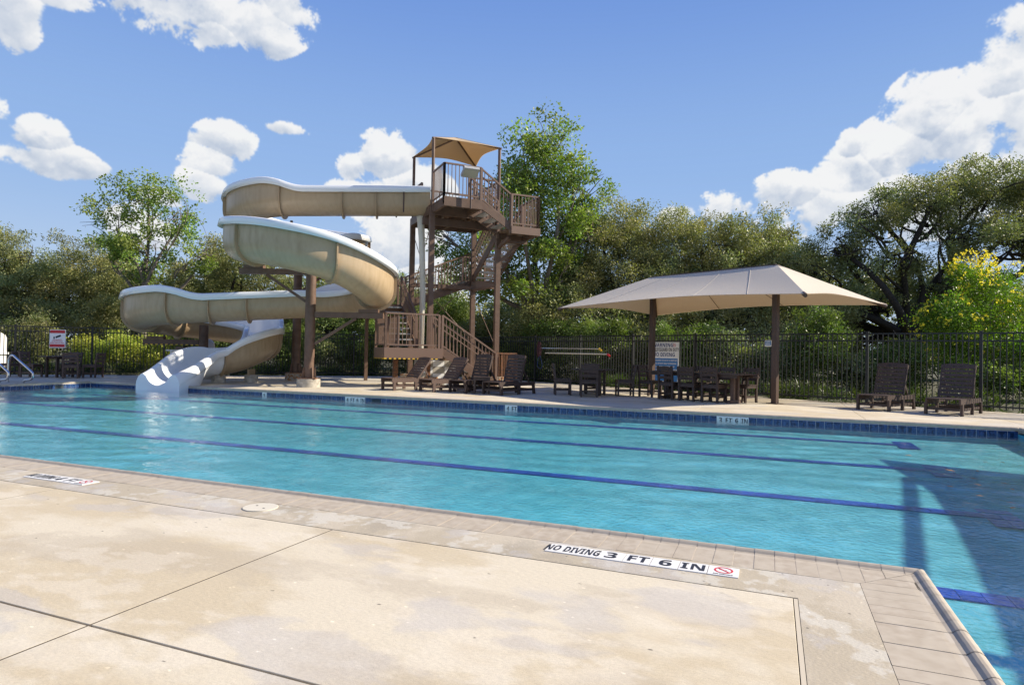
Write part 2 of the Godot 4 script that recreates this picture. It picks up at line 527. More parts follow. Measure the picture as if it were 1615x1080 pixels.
# ---------- start ----------
func _ready() -> void:
	var cam := Camera3D.new()
	cam.name = "camera"
	add_child(cam)
	cam.position = Vector3(0, 1.17, 0)
	cam.rotation = Vector3(0.015598, 0.386751, 0.018431)
	cam.fov = 56.35
	cam.near = 0.05
	cam.far = 1500.0
	cam.current = true
	var we := WorldEnvironment.new()
	we.name = "environment"
	var env := Environment.new()
	env.background_mode = Environment.BG_SKY
	var ps := PanoramaSkyMaterial.new()
	ps.panorama = ImageTexture.create_from_image(sky_image())
	ps.energy_multiplier = 0.465
	var sk := Sky.new()
	sk.sky_material = ps
	env.sky = sk
	env.tonemap_mode = Environment.TONE_MAPPER_LINEAR
	env.tonemap_exposure = 1.98
	env.sdfgi_enabled = true
	env.ssao_enabled = true
	env.ssil_enabled = true
	we.environment = env
	add_child(we)
	var sun := DirectionalLight3D.new()
	sun.name = "sun"
	add_child(sun)
	sun.look_at_from_position(SUN_TO * 50.0, Vector3.ZERO)
	sun.light_energy = 1.32
	sun.light_color = Color(1.0, 0.955, 0.88)
	sun.light_angular_distance = 0.5
	sun.shadow_enabled = true
	CYL.top_radius = 0.5
	CYL.bottom_radius = 0.5
	CYL.height = 1.0
	CYL.radial_segments = 12
	CYL.rings = 0
	materials()
	setting()
	fences()
	slide()
	tower()
	canopies()
	furniture()
	signs_and_small()
	plants()

# ---------- setting: ground, deck, pool ----------
const PX0 := -19.95
const PX1 := 4.0
const PZ0 := -13.7
const PZ1 := -4.16
const NX := 0.80

func rect(x0: float, z0: float, x1: float, z1: float) -> PackedVector2Array:
	return PackedVector2Array([Vector2(x0, z0), Vector2(x1, z0), Vector2(x1, z1), Vector2(x0, z1)])

func slab(parent: Node, poly: PackedVector2Array, mt: Material, cham := 0.006) -> void:
	var b := MB.new()
	b.extrude(poly, -0.1, 0.0, cham)
	obj("slab", b.done(), mt, parent)

func setting() -> void:
	var b := MB.new()
	# ground: a sheet to the horizon, open where the pool lies
	for q in [rect(-700, -700, 700, -15), rect(-700, 3, 700, 700), rect(-700, -15, -21, 3), rect(5, -15, 700, 3)]:
		b.extrude(q, -0.9, -0.11)
	struct(obj("ground", b.done(), M.soil))
	# near deck with joints
	var deck: Node3D = struct(thing("near_deck", "stained beige concrete deck in front of the pool", ""), "structure")
	deck.remove_meta("category")
	var gp := 0.004
	var zs := [-3.43, -1.83, 0.4, 3.0]
	var xs := [-10.8, -8.07, -5.35, -2.63, 0.112]
	for i in 4:
		for j in 3:
			slab(deck, rect(xs[i] + gp * 1.2, zs[j] + gp * 1.5, xs[i + 1] - gp * 1.2, zs[j + 1] - gp * 1.5), M.concrete, 0.002)
		if i < 3: bxw("joint", deck, M.worn_joint, Vector3(xs[i + 1], -0.0048, -1.9), Vector3(0.012, 0.008, 3.05))
	bxw("joint", deck, M.pale_joint, Vector3(0.1205, -0.0065, -0.9), Vector3(0.018, 0.01, 5.05))
	slab(deck, PackedVector2Array([Vector2(-10.8, -3.797), Vector2(0.438, -3.797), Vector2(0.438, 3.0), Vector2(0.132, 3.0), Vector2(0.132, -3.434), Vector2(-10.8, -3.434)]), M.collar_concrete, 0.0)
	slab(deck, rect(-29.5, -3.797, -10.808, 3.0), M.concrete)
	b = MB.new()
	b.extrude(rect(-29.5, -3.77, 0.44, 3.0), -0.3, -0.012)
	obj("joint_filler", b.done(), M.joint_filler, deck)
	# ground stubs the deck hides
	# far, left and right decks: slabs clipped to the fence line
	var line := PackedVector2Array([Vector2(-34, -8.0), Vector2(-13.4, -27.0), Vector2(0.0, -19.85), Vector2(4.6, -18.05), Vector2(14.0, -14.6), Vector2(14.0, -11), Vector2(-34, -8)])
	var outline := PackedVector2Array([Vector2(-30.5, -11.2), Vector2(-13.4, -27.0), Vector2(0.0, -19.85), Vector2(4.6, -18.05), Vector2(14.0, -14.6), Vector2(14.0, 3.0), Vector2(-30.5, 3.0)])
	var far: Node3D = thing("far_deck", "pale concrete deck between pool and fence", "")
	far.remove_meta("category")
	struct(far)
	var cells := []
	var fx := [-30.5, -26.8, -23.6, PX0 - 0.36]
	for i in 3:
		for z in [[-27.0, -22.0], [-22.0, -17.6], [-17.6, -13.2], [-13.2, -8.8], [-8.8, -3.8]]:
			cells.append(rect(fx[i] + 0.005, z[0] + 0.005, fx[i + 1] - 0.005, z[1] - 0.005))
	var cx := [PX0 - 0.36, -17.3, -14.1, -10.95, -7.85, -4.7, -1.5, 1.7, PX1 + 0.36]
	for i in 8:
		for z in [[-27.2, -22.2], [-22.2, -18.1], [-18.1, PZ0 - 0.36]]:
			cells.append(rect(cx[i] + 0.005, z[0] + 0.005, cx[i + 1] - 0.005, z[1] - (0.005 if z[1] < -18 else 0.0)))
	for z in [[-19.0, -13.7], [-13.7, -9.2], [-9.2, -4.7], [-4.7, 3.0]]:
		cells.append(rect(PX1 + 0.365, z[0] + 0.005, 8.0, z[1] - 0.005))
		cells.append(rect(8.01, z[0] + 0.005, 14.0, z[1] - 0.005))
	for c in cells:
		for p in Geometry2D.intersect_polygons(c, outline):
			slab(far, p, M.concrete, 0.0)
	b = MB.new()
	for q in [rect(-30.5, -27.2, PX0 - 0.4, -3.8), rect(PX0 - 0.4, -27.2, PX1 + 0.4, PZ0 - 0.4), rect(PX1 + 0.4, -19.9, 14, 3)]:
		for p in Geometry2D.intersect_polygons(q, outline): b.extrude(p, -0.3, -0.012)
	obj("joint_filler", b.done(), M.joint_filler, far)
	# coping: one bullnosed tile after the other
	coping("near_coping", Vector3(NX, 0, PZ1), Vector3.LEFT, Vector3.BACK, 285, 1)
	coping("side_coping", Vector3(NX, 0, PZ1), Vector3.BACK, Vector3.LEFT, 60, 1)
	coping("far_coping", Vector3(PX1, 0, PZ0), Vector3.LEFT, Vector3.FORWARD, 218, 0)
	coping("left_coping", Vector3(PX0, 0, PZ0), Vector3.BACK, Vector3.LEFT, 87, 0)
	coping("right_coping", Vector3(PX1, 0, PZ0), Vector3.BACK, Vector3.RIGHT, 140, 0)
	b = MB.new()
	for q in [rect(PX0 - 0.36, PZ0 - 0.36, PX0, PZ0), rect(PX1, PZ0 - 0.36, PX1 + 0.36, PZ0)]: b.extrude(q, -0.09, 0.0)
	struct(obj("coping_corner", b.done(), M.coping))
	# pool basin
	var pool: Node3D = struct(thing("pool_basin", "plastered swimming pool with dark blue lane lines", ""))
	pool.remove_meta("category")
	var zf := [[PZ0, -0.275], [-11.5, -0.305], [-9.0, -0.345], [-6.5, -0.415], [PZ1, -0.49], [2.2, -0.56]]
	var rows := []
	for p in zf: rows.append([Vector3(PX0, p[1], p[0]), Vector3(-8, p[1], p[0]), Vector3(0, p[1], p[0]), Vector3(PX1, p[1], p[0])])
	b = MB.new()
	for i in zf.size() - 1: b.quad(rows[i][0], rows[i][3], rows[i + 1][3], rows[i + 1][0], Vector3.UP)
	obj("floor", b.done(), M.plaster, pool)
	b = MB.new()
	b.box(Vector3(-8, -0.75, PZ0 - 0.15), Vector3(24.5, 1.3, 0.3)); b.box(Vector3(PX0 - 0.15, -0.75, -9), Vector3(0.3, 1.3, 9.8))
	b.box(Vector3(PX1 + 0.15, -0.75, -5.7), Vector3(0.3, 1.3, 16.4)); b.box(Vector3(-10.0, -0.75, PZ1 + 0.35), Vector3(20.9, 1.3, 0.6)); b.box(Vector3(NX - 0.35, -0.75, -0.7), Vector3(0.6, 1.3, 6.4)); b.box(Vector3(2.2, -0.75, 2.35), Vector3(4.2, 1.3, 0.3))
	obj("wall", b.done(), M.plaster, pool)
	# waterline tiles
	var tl := 0.1524
	rng.seed = 4
	for k in 157: wtile(pool, Vector3(PX1 - tl * (k + 0.5), -0.125, PZ0), Vector3(tl - 0.005, tl, 0.012))
	for k in 62: wtile(pool, Vector3(PX0, -0.125, PZ0 + tl * (k + 0.5)), Vector3(0.012, tl, tl - 0.005))
	b = MB.new()
	b.box(Vector3(-8, -0.125, PZ0 - 0.003), Vector3(23.9, tl + 0.01, 0.012)); b.box(Vector3(PX0 - 0.003, -0.125, -9), Vector3(0.012, tl + 0.01, 9.4))
	obj("tile_grout", b.done(), M.tile_white, pool)
	# shallow bench at the far left corner
	b = MB.new()
	var bench := PackedVector2Array()
	for k in 13:
		var a := PI / 2 * k / 12.0
		bench.append(Vector2(PX0 + 0.01 + 2.1 * cos(a), PZ0 + 0.01 + 1.5 * sin(a) * 1.0))
	bench.append(Vector2(PX0 + 0.01, PZ0 + 0.01))
	b.extrude(bench, -0.5, -0.19)
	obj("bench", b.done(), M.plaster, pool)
	# lane lines of tiles, each ending in a cross
	var lm := MB.new()
	lm.box(Vector3.ZERO, Vector3(tl - 0.006, 0.006, 0.104))
	var tile := lm.done()
	for L in [[-12.62, 0], [-10.18, 0], [-7.74, 1], [-5.3, 1]]:
		var ln := node("lane_line", pool)
		var y := 0.0
		for i in zf.size() - 1:
			if L[0] >= zf[i][0] and L[0] <= zf[i + 1][0]: y = lerpf(zf[i][1], zf[i + 1][1], (L[0] - zf[i][0]) / (zf[i + 1][0] - zf[i][0])) + 0.006
		var x := 2.2
		var st := MB.new()
		var k := 0
		while x > PX0 + 1.7:
			var visible_run: bool = L[1] == 1 and x > -9.0 and (L[0] < -6.0 or x > 0.6)
			if L[0] > -6.0 and x < 0.7 and x > -12.0:
				x -= tl
				continue
			for s in [-1, 1]:
				var at := Vector3(x, y, L[0] + s * 0.0545)
				if visible_run: loc("tile", tile, M["lane_%d" % rng.randi_range(0, 2)], ln, Transform3D(Basis(), at))
				else: st.box(at, Vector3(tl - 0.006, 0.006, 0.104))
			x -= tl
			k += 1
		for s in [-4, -3, -2, 2, 3, 4]:
			for e in 2: st.box(Vector3(2.2 - e * tl, y, L[0] + s * 0.1 ), Vector3(tl - 0.006, 0.006, 0.095))
		if st.v.size(): struct(loc("tile_run", st.done(), M.lane_0, ln), "stuff")
	# water with long low ripples
	var na := noise(0.34, 3, 5)
	var nb := noise(1.1, 2, 6)
	var nc := noise(0.22, 2, 66)
	b = MB.new()
	for part in [[PX0, PZ0, PX1, PZ1, 0.085], [NX, PZ1, PX1, 2.2, 0.085]]:
		var rws := []
		var nx := int((part[2] - part[0]) / part[4])
		var nz := int((part[3] - part[1]) / part[4])
		for r in nz + 1:
			var row := []
			for c in nx + 1:
				var x: float = lerpf(part[0], part[2], float(c) / nx)
				var z: float = lerpf(part[1], part[3], float(r) / nz)
				row.append(Vector3(x, WATER + na.get_noise_2d(x * 1.0 + z * 0.7, z * 2.4) * 0.021 + nb.get_noise_2d(x * 1.2 + z, z * 2.2) * lerpf(0.002, 0.016, smoothstep(-0.3, 0.35, nc.get_noise_2d(x + z * 0.5, z * 1.6))), z))
			rws.append(row)
		b.grid(rws, true)
	struct(obj("water", b.done(), M.water))

func wtile(pool: Node, at: Vector3, s: Vector3) -> void:
	bx("tile", pool, M["waterline_%d" % [0, 1, 2, 0, 1, 2, 3][rng.randi_range(0, 6)]], at, s)

func coping(called: String, start: Vector3, dir: Vector3, back: Vector3, count: int, fine: int) -> void:
	# each tile: flat, a shallow groove, then the rounded nose over the water
	var pitch := 0.11
	var c: Node3D = struct(thing(called, "tan bullnosed coping tiles", ""))
	c.remove_meta("category")
	var prof := [Vector2(0.36, -0.07), Vector2(0.36, 0.001), Vector2(0.12, 0.0015), Vector2(0.085, 0.0), Vector2(0.068, 0.004)]
	for k in 9:
		var a := PI * 0.28 + k / 8.0 * PI * 0.98
		prof.append(Vector2(0.034 + cos(a) * 0.034, -0.012 + sin(a) * 0.034))
	prof.append(Vector2(0.02, -0.055))
	var w := pitch - 0.0035
	var m := coping_tile(prof, dir, back, w, -1.0)
	rng.seed = 12
	for k in count:
		var mk := m
		if fine == 1 and k * pitch < 0.36: mk = coping_tile(prof, dir, back, w, k * pitch)
		loc("coping_tile", mk, M.coping if rng.randf() < 0.6 else M.coping_worn, c, Transform3D(Basis(), start + dir * pitch * k + Vector3.UP * rng.randf_range(-0.0012, 0.0012)))
	var gb := MB.new()
	var s0 := start + back * 0.19 + Vector3.DOWN * 0.034
	var ln := pitch * count
	if fine == 1:
		s0 += dir * 0.03
		ln -= 0.03
	gb.box(s0 + dir * ln * 0.5, (dir * ln + back * 0.33 + Vector3.UP * 0.067).abs())
	gb.tube([start + back * 0.034 + Vector3.DOWN * 0.0135 + dir * (0.034 if fine == 1 else 0.0), start + back * 0.034 + Vector3.DOWN * 0.0135 + dir * ln], [0.0334, 0.0334], 14)
	obj("grout", gb.done(), M.grout, c)

func coping_tile(prof: Array, dir: Vector3, back: Vector3, w: float, mitre: float) -> ArrayMesh:
	# mitre >= 0: the tile starts that far from an outer corner and is cut along the diagonal
	var b := MB.new()
	if mitre >= 0.0:
		var fine := []
		for i in prof.size() - 1:
			for k in 12: fine.append((prof[i] as Vector2).lerp(prof[i + 1], k / 12.0))
		fine.append(prof[-1])
		prof = fine
	for i in prof.size() - 1:
		var p: Vector2 = prof[i]
		var q: Vector2 = prof[i + 1]
		var a0 := back * p.x + Vector3.UP * p.y
		var a1 := back * q.x + Vector3.UP * q.y
		var nn := dir.cross(a1 - a0).normalized()
		var mid := (a0 + a1) * 0.5 - (back * 0.18 + Vector3.UP * -0.03)
		if nn.dot(mid) < 0: nn = -nn
		var e1 := 0.004 + w
		var p0 := 0.004 if mitre < 0 else clampf(p.x + 0.003 - mitre, 0.004, e1)
		var q0 := 0.004 if mitre < 0 else clampf(q.x + 0.003 - mitre, 0.004, e1)
		b.quad(a0 + dir * p0, a1 + dir * q0, a1 + dir * e1, a0 + dir * e1, nn)
		for e in [0, 1]:
			var o := -dir if e == 0 else dir
			var inn := back * 0.18 + Vector3.UP * -0.03
			var i0 := 0.004 if mitre < 0 else clampf(0.183 - mitre, 0.004, e1)
			if mitre >= 0.0 or p.x < 0.1: continue
			if e == 0: b.tri_n(a0 + dir * p0, a1 + dir * q0, inn + dir * i0, o, o, o)
			else: b.tri_n(a0 + dir * e1, a1 + dir * e1, inn + dir * e1, o, o, o)
	return b.done()

# ---------- fences ----------
func fences() -> void:
	fence_run("black picket fence on the left, around the slide and dining set", [Vector3(-30.0, 0, -11.85), Vector3(-13.4, 0, -26.8)], 8)
	fence_run("black picket fence behind the tower and the round table", [Vector3(-13.35, 0, -26.8), Vector3(0.0, 0, -19.6)], 0)
	fence_run("black picket fence on the right, behind the two lounge chairs", [Vector3(0.05, 0, -19.58), Vector3(4.5, 0, -17.85), Vector3(12.5, 0, -14.9)], 0)

func fence_run(label: String, pts: Array, _k: int) -> void:
	var f := thing("picket_fence", label, "fence", pts[0], "black fences around the pool")
	var count := 0
	for i in pts.size() - 1:
		var p: Vector3 = pts[i]
		var q: Vector3 = pts[i + 1]
		var L := p.distance_to(q)
		var spans := int(round(L / 2.4))
		for s in spans + 1:
			if s == 0 and i > 0: continue
			var at := p.lerp(q, float(s) / spans)
			bxw("post", f, M.fence_black, at + Vector3(0, 0.93, 0), Vector3(0.064, 1.86, 0.064), along(p, q))
			bxw("post_cap", f, M.fence_black, at + Vector3(0, 1.87, 0), Vector3(0.076, 0.02, 0.076), along(p, q))
		for y in [0.13, 1.64, 1.82]: bar("rail", f, M.fence_black, p + Vector3(0, y, 0), q + Vector3(0, y, 0), 0.03, 0.034)
		var n := int(L / 0.118)
		for k in range(1, n):
			if count >= 298: break
			bxw("picket", f, M.fence_black, p.lerp(q, float(k) / n) + Vector3(0, 0.945, 0), Vector3(0.021, 1.75, 0.021), along(p, q))
			count += 1

# ---------- water slide ----------
func slide() -> void:
	var B := Vector2(-16.284, -18.861)
	var N := Vector2(-13.159, -15.829)
	var T := Vector2(-18.66, -16.9)
	var K := Vector2(-17.62, -16.82)
	var R := 1.95
	var path := []       # [Vector2 plan, turn (+1 right, -1 left, 0)]
	var marks := []      # index of path at the end of each piece
	var start := Vector2(-11.15, -19.55)
	var a0 := deg_to_rad(60.0)
	seg(path, start, B + Vector2.from_angle(a0) * R); marks.append(path.size())
	arc(path, B, R, a0, deg_to_rad(377.7), 1); marks.append(path.size())
	seg(path, path[-1][0], N + Vector2.from_angle(deg_to_rad(197.7)) * R); marks.append(path.size())
	var d := T - N
	var a1 := d.angle() + acos(2.0 * R / d.length())
	while a1 > deg_to_rad(-60.0): a1 -= TAU
	arc(path, N, R, deg_to_rad(197.7), a1, -1); marks.append(path.size())
	var a2 := a1 + PI
	while a2 < 0: a2 += TAU
	seg(path, path[-1][0], T + Vector2.from_angle(a2) * R); marks.append(path.size())
	var e := K - T
	var psi := e.angle() - acos((R - 1.22) / e.length())
	while psi < a2: psi += TAU
	arc(path, T, R, a2, psi, 1); marks.append(path.size())
	seg(path, path[-1][0], K + Vector2.from_angle(psi) * 1.22); marks.append(path.size())
	var a4 := deg_to_rad(31.0)
	while a4 < psi: a4 += TAU
	arc(path, K, 1.22, psi, a4, 1); marks.append(path.size())
	var q0: Vector2 = path[-1][0]
	var q1 := q0 + Vector2(-0.515, 0.858) * 1.35
	var q3 := Vector2(-16.5, -13.3)
	for k in range(1, 21):
		var t := k / 20.0
		path.append([q0.bezier_interpolate(q1, Vector2(-16.55, -14.6), q3, t), 0 if t < 0.2 else -0.35])
	marks.append(path.size())
	# heights along the pieces
	var keys := [[0, 5.95], [marks[0], 5.72]]
	for s in [[0.38, 5.32], [0.66, 4.75], [0.85, 4.22], [1.0, 4.06]]: keys.append([marks[0] + (marks[1] - marks[0]) * s[0], s[1]])
	keys.append([marks[2], 3.98])
	for s in [[0.056, 3.9], [0.2, 3.74], [0.339, 3.53], [0.48, 3.2], [0.622, 2.66], [0.78, 2.4], [1.0, 2.27]]:
		keys.append([marks[2] + (marks[3] - marks[2]) * s[0], s[1]])
	keys.append([marks[4], 1.97]); keys.append([lerpf(marks[4], marks[5], 0.55), 1.56]); keys.append([marks[5], 1.12]); keys.append([marks[6], 0.86])
	keys.append([marks[7], 0.3]); keys.append([marks[8] - 9, 0.17]); keys.append([marks[8] - 1, 0.02])
	var h := []
	var turn := []
	for i in path.size():
		var k := 0
		while k < keys.size() - 2 and i > keys[k + 1][0]: k += 1
		h.append(lerpf(keys[k][1], keys[k + 1][1], clampf((i - keys[k][0]) / float(keys[k + 1][0] - keys[k][0]), 0, 1)))
		turn.append(float(path[i][1]))
	for rep in 2:
		var h2 := h.duplicate()
		var t2 := turn.duplicate()
		for i in range(1, path.size() - 1):
			var s := 0.0
			var u := 0.0
			var c := 0
			for j in range(maxi(0, i - 2), mini(path.size(), i + 3)):
				s += h[j]; u += turn[j]; c += 1
			if i > 3 and i < path.size() - 4: h2[i] = s / c
			t2[i] = u / c
		h = h2
		turn = t2
	var sl := thing("water_slide", "tall tan water slide winding in three loops, white inside and along its rims", "water slide", Vector3(N.x, 0, N.y))
	var joints := [0]
	for s in [marks[0] - 22, marks[0] - 14, marks[0], marks[0] + 16, marks[0] + 31, marks[0] + 47, marks[0] + 62, marks[1], marks[2], marks[2] + 6, marks[2] + 22, marks[2] + 38, marks[2] + 54, marks[3], marks[3] + 14, marks[4] - 6, marks[4] + 2, marks[4] + 17, marks[4] + 32, marks[5], marks[6], marks[6] + 12, marks[7] - 2, marks[8] - 14]:
		if s > joints[-1] + 4: joints.append(s)
	joints.append(path.size() - 1)
	var last := path.size() - 1
	for j in joints.size() - 1:
		var white := MB.new()
		var tan := MB.new()
		var wr := []
		var tr := []
		for i in range(joints[j], joints[j + 1] + 1):
			var f := frame(path, h, i)
			var cut := clampf((last - i) / 17.0, 0.0, 1.0)
			var hl: float = (0.84 + maxf(0.0, turn[i]) * 0.33 - maxf(0.0, -turn[i]) * 0.06)
			var hr: float = (0.84 + maxf(0.0, -turn[i]) * 0.33 - maxf(0.0, turn[i]) * 0.06)
			var fl := 0.0
			if cut < 1.0:
				var cc := sin(cut * PI / 2)
				hl = lerpf(0.36, hl, cc)
				hr = lerpf(0.36, hr, cc)
				fl = 1.0 - cc
			wr.append(profile(f, hl, hr, true, fl))
			tr.append(profile(f, hl, hr, false, fl))
		white.grid(wr)
		if j == joints.size() - 2:
			white = MB.new()
			white.grid(wr)
		tan.grid(tr, true)
		var sec := obj("flume_section", tan.done(), M.flume_tan if j < joints.size() - 2 else M.flume_white, sl)
		obj("lining", white.done(), M.flume_white, sec)
		if j > 0:
			var fr := frame(path, h, joints[j])
			var tj: float = turn[joints[j]]
			var hl2: float = 0.84 + maxf(0.0, tj) * 0.33 - maxf(0.0, -tj) * 0.06
			var hr2: float = 0.84 + maxf(0.0, -tj) * 0.33 - maxf(0.0, tj) * 0.06
			obj("flange", flange(fr, hl2, hr2), M.flange_tan, sl)
	# white exit mouth over the water
	var fe := frame(path, h, last)
	var mouth := MB.new()
	var pr := profile(fe, 0.36, 0.36, true, 1.0)
	var lo := []
	for p in pr: lo.append(Vector3(p.x, -0.5, p.z))
	for i in pr.size() - 1:
		if pr[i].y < -0.45: continue
		mouth.quad(pr[i], pr[i + 1], lo[i + 1], lo[i], fe[1])
	for s in [-1.0, 1.0]:
		var skirt := []
		for k in 12:
			var fk := frame(path, h, last - k)
			var cut := clampf(k / 17.0, 0.0, 1.0)
			var cc := sin(cut * PI / 2)
			var hh: float = lerpf(0.36, 0.84, cc)
			var x: float = lerpf(0.72, 0.815, 1.0 - cc)
			var tp: Vector3 = fk[0] + fk[2] * s * (x - 0.006) + Vector3.UP * (hh - lerpf(0.205, 0.32, 1.0 - cc))
			var bt: Vector3 = fk[0] + fk[2] * s * (x + 0.03 - 0.3 * smoothstep(0.0, 1.0, k / 11.0))
			bt.y = minf(tp.y - 0.01, lerpf(-0.5, tp.y - 0.02, pow(k / 11.0, 1.1)))
			skirt.append([tp, tp.lerp(bt, 0.33), tp.lerp(bt, 0.66), bt])
		mouth.grid(skirt, s < 0)
	obj("exit_mouth", mouth.done(), M.flume_white, sl)
	# steel supports
	var cn := Vector3(N.x, 0, N.y)
	var cb := Vector3(B.x, 0, B.y)
	var ct := Vector3(-18.95, 0, -17.1)
	var R3 := Vector3(RGT.x, 0, RGT.y)
	for a in [[cn, 0.36, 0.25, 3.55, 0.155, M.pad_concrete], [cb, 0.38, 0.27, 5.15, 0.155, M.rusty_pad], [ct, 0.36, 0.25, 1.95, 0.16, M.pad_concrete]]:
		var c: Vector3 = a[0]
		rod("column", sl, M.steel_brown, c + Vector3(0, a[2], 0), c + Vector3(0, a[3], 0), a[4])
		loc("footing", footing(a[1], a[2]), a[5], sl, Transform3D(Basis(), c - sl.position))
		bxw("base_plate", sl, M.rusty_rail, c + Vector3(0, a[2] + 0.012, 0), Vector3(0.56, 0.024, 0.56), along(c, c + R3))
		for k in 4:
			var dv := Vector3(cos(k * PI / 2 + 0.4), 0, sin(k * PI / 2 + 0.4))
			bar("gusset", sl, M.steel_brown, c + dv * 0.2 + Vector3(0, a[2] + 0.02, 0), c + dv * 0.155 + Vector3(0, a[2] + 0.34, 0), 0.02, 0.09)
	arm(sl, cn, cn - R3 * 2.2 + Vector3(0, 3.52, 0), 3.52, false)
	arm(sl, cn, cn + R3 * 2.25 + Vector3(0, 2.22, 0), 2.22, false)
	arm(sl, cb, cb - R3 * 2.2 + Vector3(0, 5.05, 0), 5.05, false)
	arm(sl, cb, cb + R3 * 2.0 + Vector3(0, 4.2, 0), 4.2, false)
	arm(sl, cb, spot(-8.1, 21.7, 5.25), 5.05, false)
	arm(sl, ct, ct - R3 * 2.15 + Vector3(0, 1.33, 0), 1.33, true)
	arm(sl, ct, ct - R3 * 1.6 - Vector3(FWD.x, 0, FWD.y) * -1.2 + Vector3(0, 0.98, 0), 0.98, true)
	bar("brace", sl, M.steel_brown, cb + Vector3(0, 5.0, 0), spot(-7.7, 22.0, 5.55), 0.08, 0.08)
	for p in [[spot(-8.75, 21.5), 0.34], [spot(-9.55, 20.85), 0.3]]:
		loc("footing", footing(0.22, 0.26), M.pad_concrete, sl, Transform3D(Basis(), p[0] - sl.position))
		bxw("saddle", sl, M.flange_tan, p[0] + Vector3(0, 0.34, 0), Vector3(0.5, 0.2, 0.06), along(p[0], p[0] + R3))
	# water pipe that feeds the slide
	var pb := MB.new()
	var g0 := spot(-3.28, 22.35, 5.75)
	pb.tube([g0 + Vector3(0, 0.15, 0), g0, g0 + Vector3(0.06, -0.6, 0.02), spot(-3.2, 22.3, 4.5), spot(-3.15, 22.28, 3.2), spot(-3.17, 22.28, 0.0)], [0.15, 0.13, 0.11, 0.1, 0.1, 0.1], 12)
	obj("feed_pipe", pb.done(), M.cream_pipe, sl)

func footing(r: float, hgt: float) -> ArrayMesh:
	var b := MB.new()
	b.tube([Vector3.ZERO, Vector3(0, hgt - 0.02, 0), Vector3(0, hgt, 0)], [r, r, r - 0.02], 20)
	return b.done()

func arm(sl: Node3D, c: Vector3, tip: Vector3, y: float, taped: bool) -> void:
	var d := (Vector3(tip.x, 0, tip.z) - c).normalized()
	var p := c + d * 0.15 + Vector3(0, y, 0)
	var q := Vector3(tip.x, y, tip.z)
	bar("beam", sl, M.steel_brown, p, q, 0.16, 0.17)
	bar("saddle", sl, M.steel_brown, q - d * 0.75 + Vector3(0, 0.135, 0), q - d * 0.15 + Vector3(0, 0.135, 0), 0.22, 0.09)
	if not taped: bar("brace", sl, M.steel_brown, c + d * 0.15 + Vector3(0, y - 0.9, 0), p.lerp(q, 0.6) - Vector3(0, 0.09, 0), 0.07, 0.08)
	else:
		var L := p.distance_to(q)
		var n := int(L / 0.09)
		for k in n:
			bar("warning_tape", sl, M.tape_yellow if k % 2 == 0 else M.tape_black, p.lerp(q, float(k) / n) - Vector3(0, 0.1, 0), p.lerp(q, (k + 1.0) / n) - Vector3(0, 0.1, 0), 0.17, 0.03)

func seg(path: Array, a: Vector2, b: Vector2) -> void:
	var n := maxi(2, int(a.distance_to(b) / 0.14))
	for k in range(0 if path.is_empty() else 1, n + 1): path.append([a.lerp(b, float(k) / n), 0])

func arc(path: Array, c: Vector2, r: float, a0: float, a1: float, turn: int) -> void:
	var n := int(absf(a1 - a0) * r / 0.14)
	for k in range(1, n + 1): path.append([c + Vector2.from_angle(lerpf(a0, a1, float(k) / n)) * r, turn])

func frame(path: Array, h: Array, i: int) -> Array:
	var p: Vector2 = path[i][0]
	var t: Vector2 = (path[mini(i + 1, path.size() - 1)][0] - path[maxi(i - 1, 0)][0]).normalized()
	return [Vector3(p.x, h[i], p.y), Vector3(t.x, 0, t.y), Vector3(-t.y, 0, t.x)]

func profile(f: Array, hl: float, hr: float, inside: bool, mouth := 0.0) -> Array:
	var o: Vector3 = f[0]
	var s: Vector3 = f[2]
	var pts := []
	var w := 0.5
	var lip := [Vector2(0.57, -0.21), Vector2(0.71, -0.22), Vector2(0.665, -0.03), Vector2(0.63, 0.0), Vector2(0.53, 0.0), Vector2(0.5, -0.03)]
	var round_lip := [Vector2(0.82, -0.34), Vector2(0.80, -0.24), Vector2(0.74, -0.12), Vector2(0.65, -0.045), Vector2(0.57, -0.02), Vector2(0.5, -0.06)]
	if inside:
		for k in 6:
			var p: Vector2 = (lip[k] as Vector2).lerp(round_lip[k], mouth)
			pts.append(Vector2(-p.x, hl + p.y))
	else:
		pts.append(Vector2(-0.555, hl - 0.1)); w = 0.555
	var al := PI + asin(clampf((0.5 - (hl - 0.12)) / 0.5, 0.0, 0.9))
	var ar := TAU - asin(clampf((0.5 - (hr - 0.12)) / 0.5, 0.0, 0.9))
	for k in 4: pts.append(Vector2(cos(al) * w, lerpf(hl - 0.1, 0.5 + sin(al) * w, (k + 1) / 5.0)))
	for k in 15:
		var a := lerpf(al, ar, k / 14.0)
		pts.append(Vector2(cos(a) * w, 0.5 + sin(a) * w))
	for k in 4: pts.append(Vector2(cos(ar) * w, lerpf(0.5 + sin(ar) * w, hr - 0.1, (k + 1) / 5.0)))
	if inside:
		for k in 6:
			var p: Vector2 = (lip[5 - k] as Vector2).lerp(round_lip[5 - k], mouth)
			pts.append(Vector2(p.x, hr + p.y))
	else:
		pts.append(Vector2(w, hr - 0.1))
	var out := []
	for p in pts: out.append(o + s * p.x + Vector3.UP * p.y)
	return out

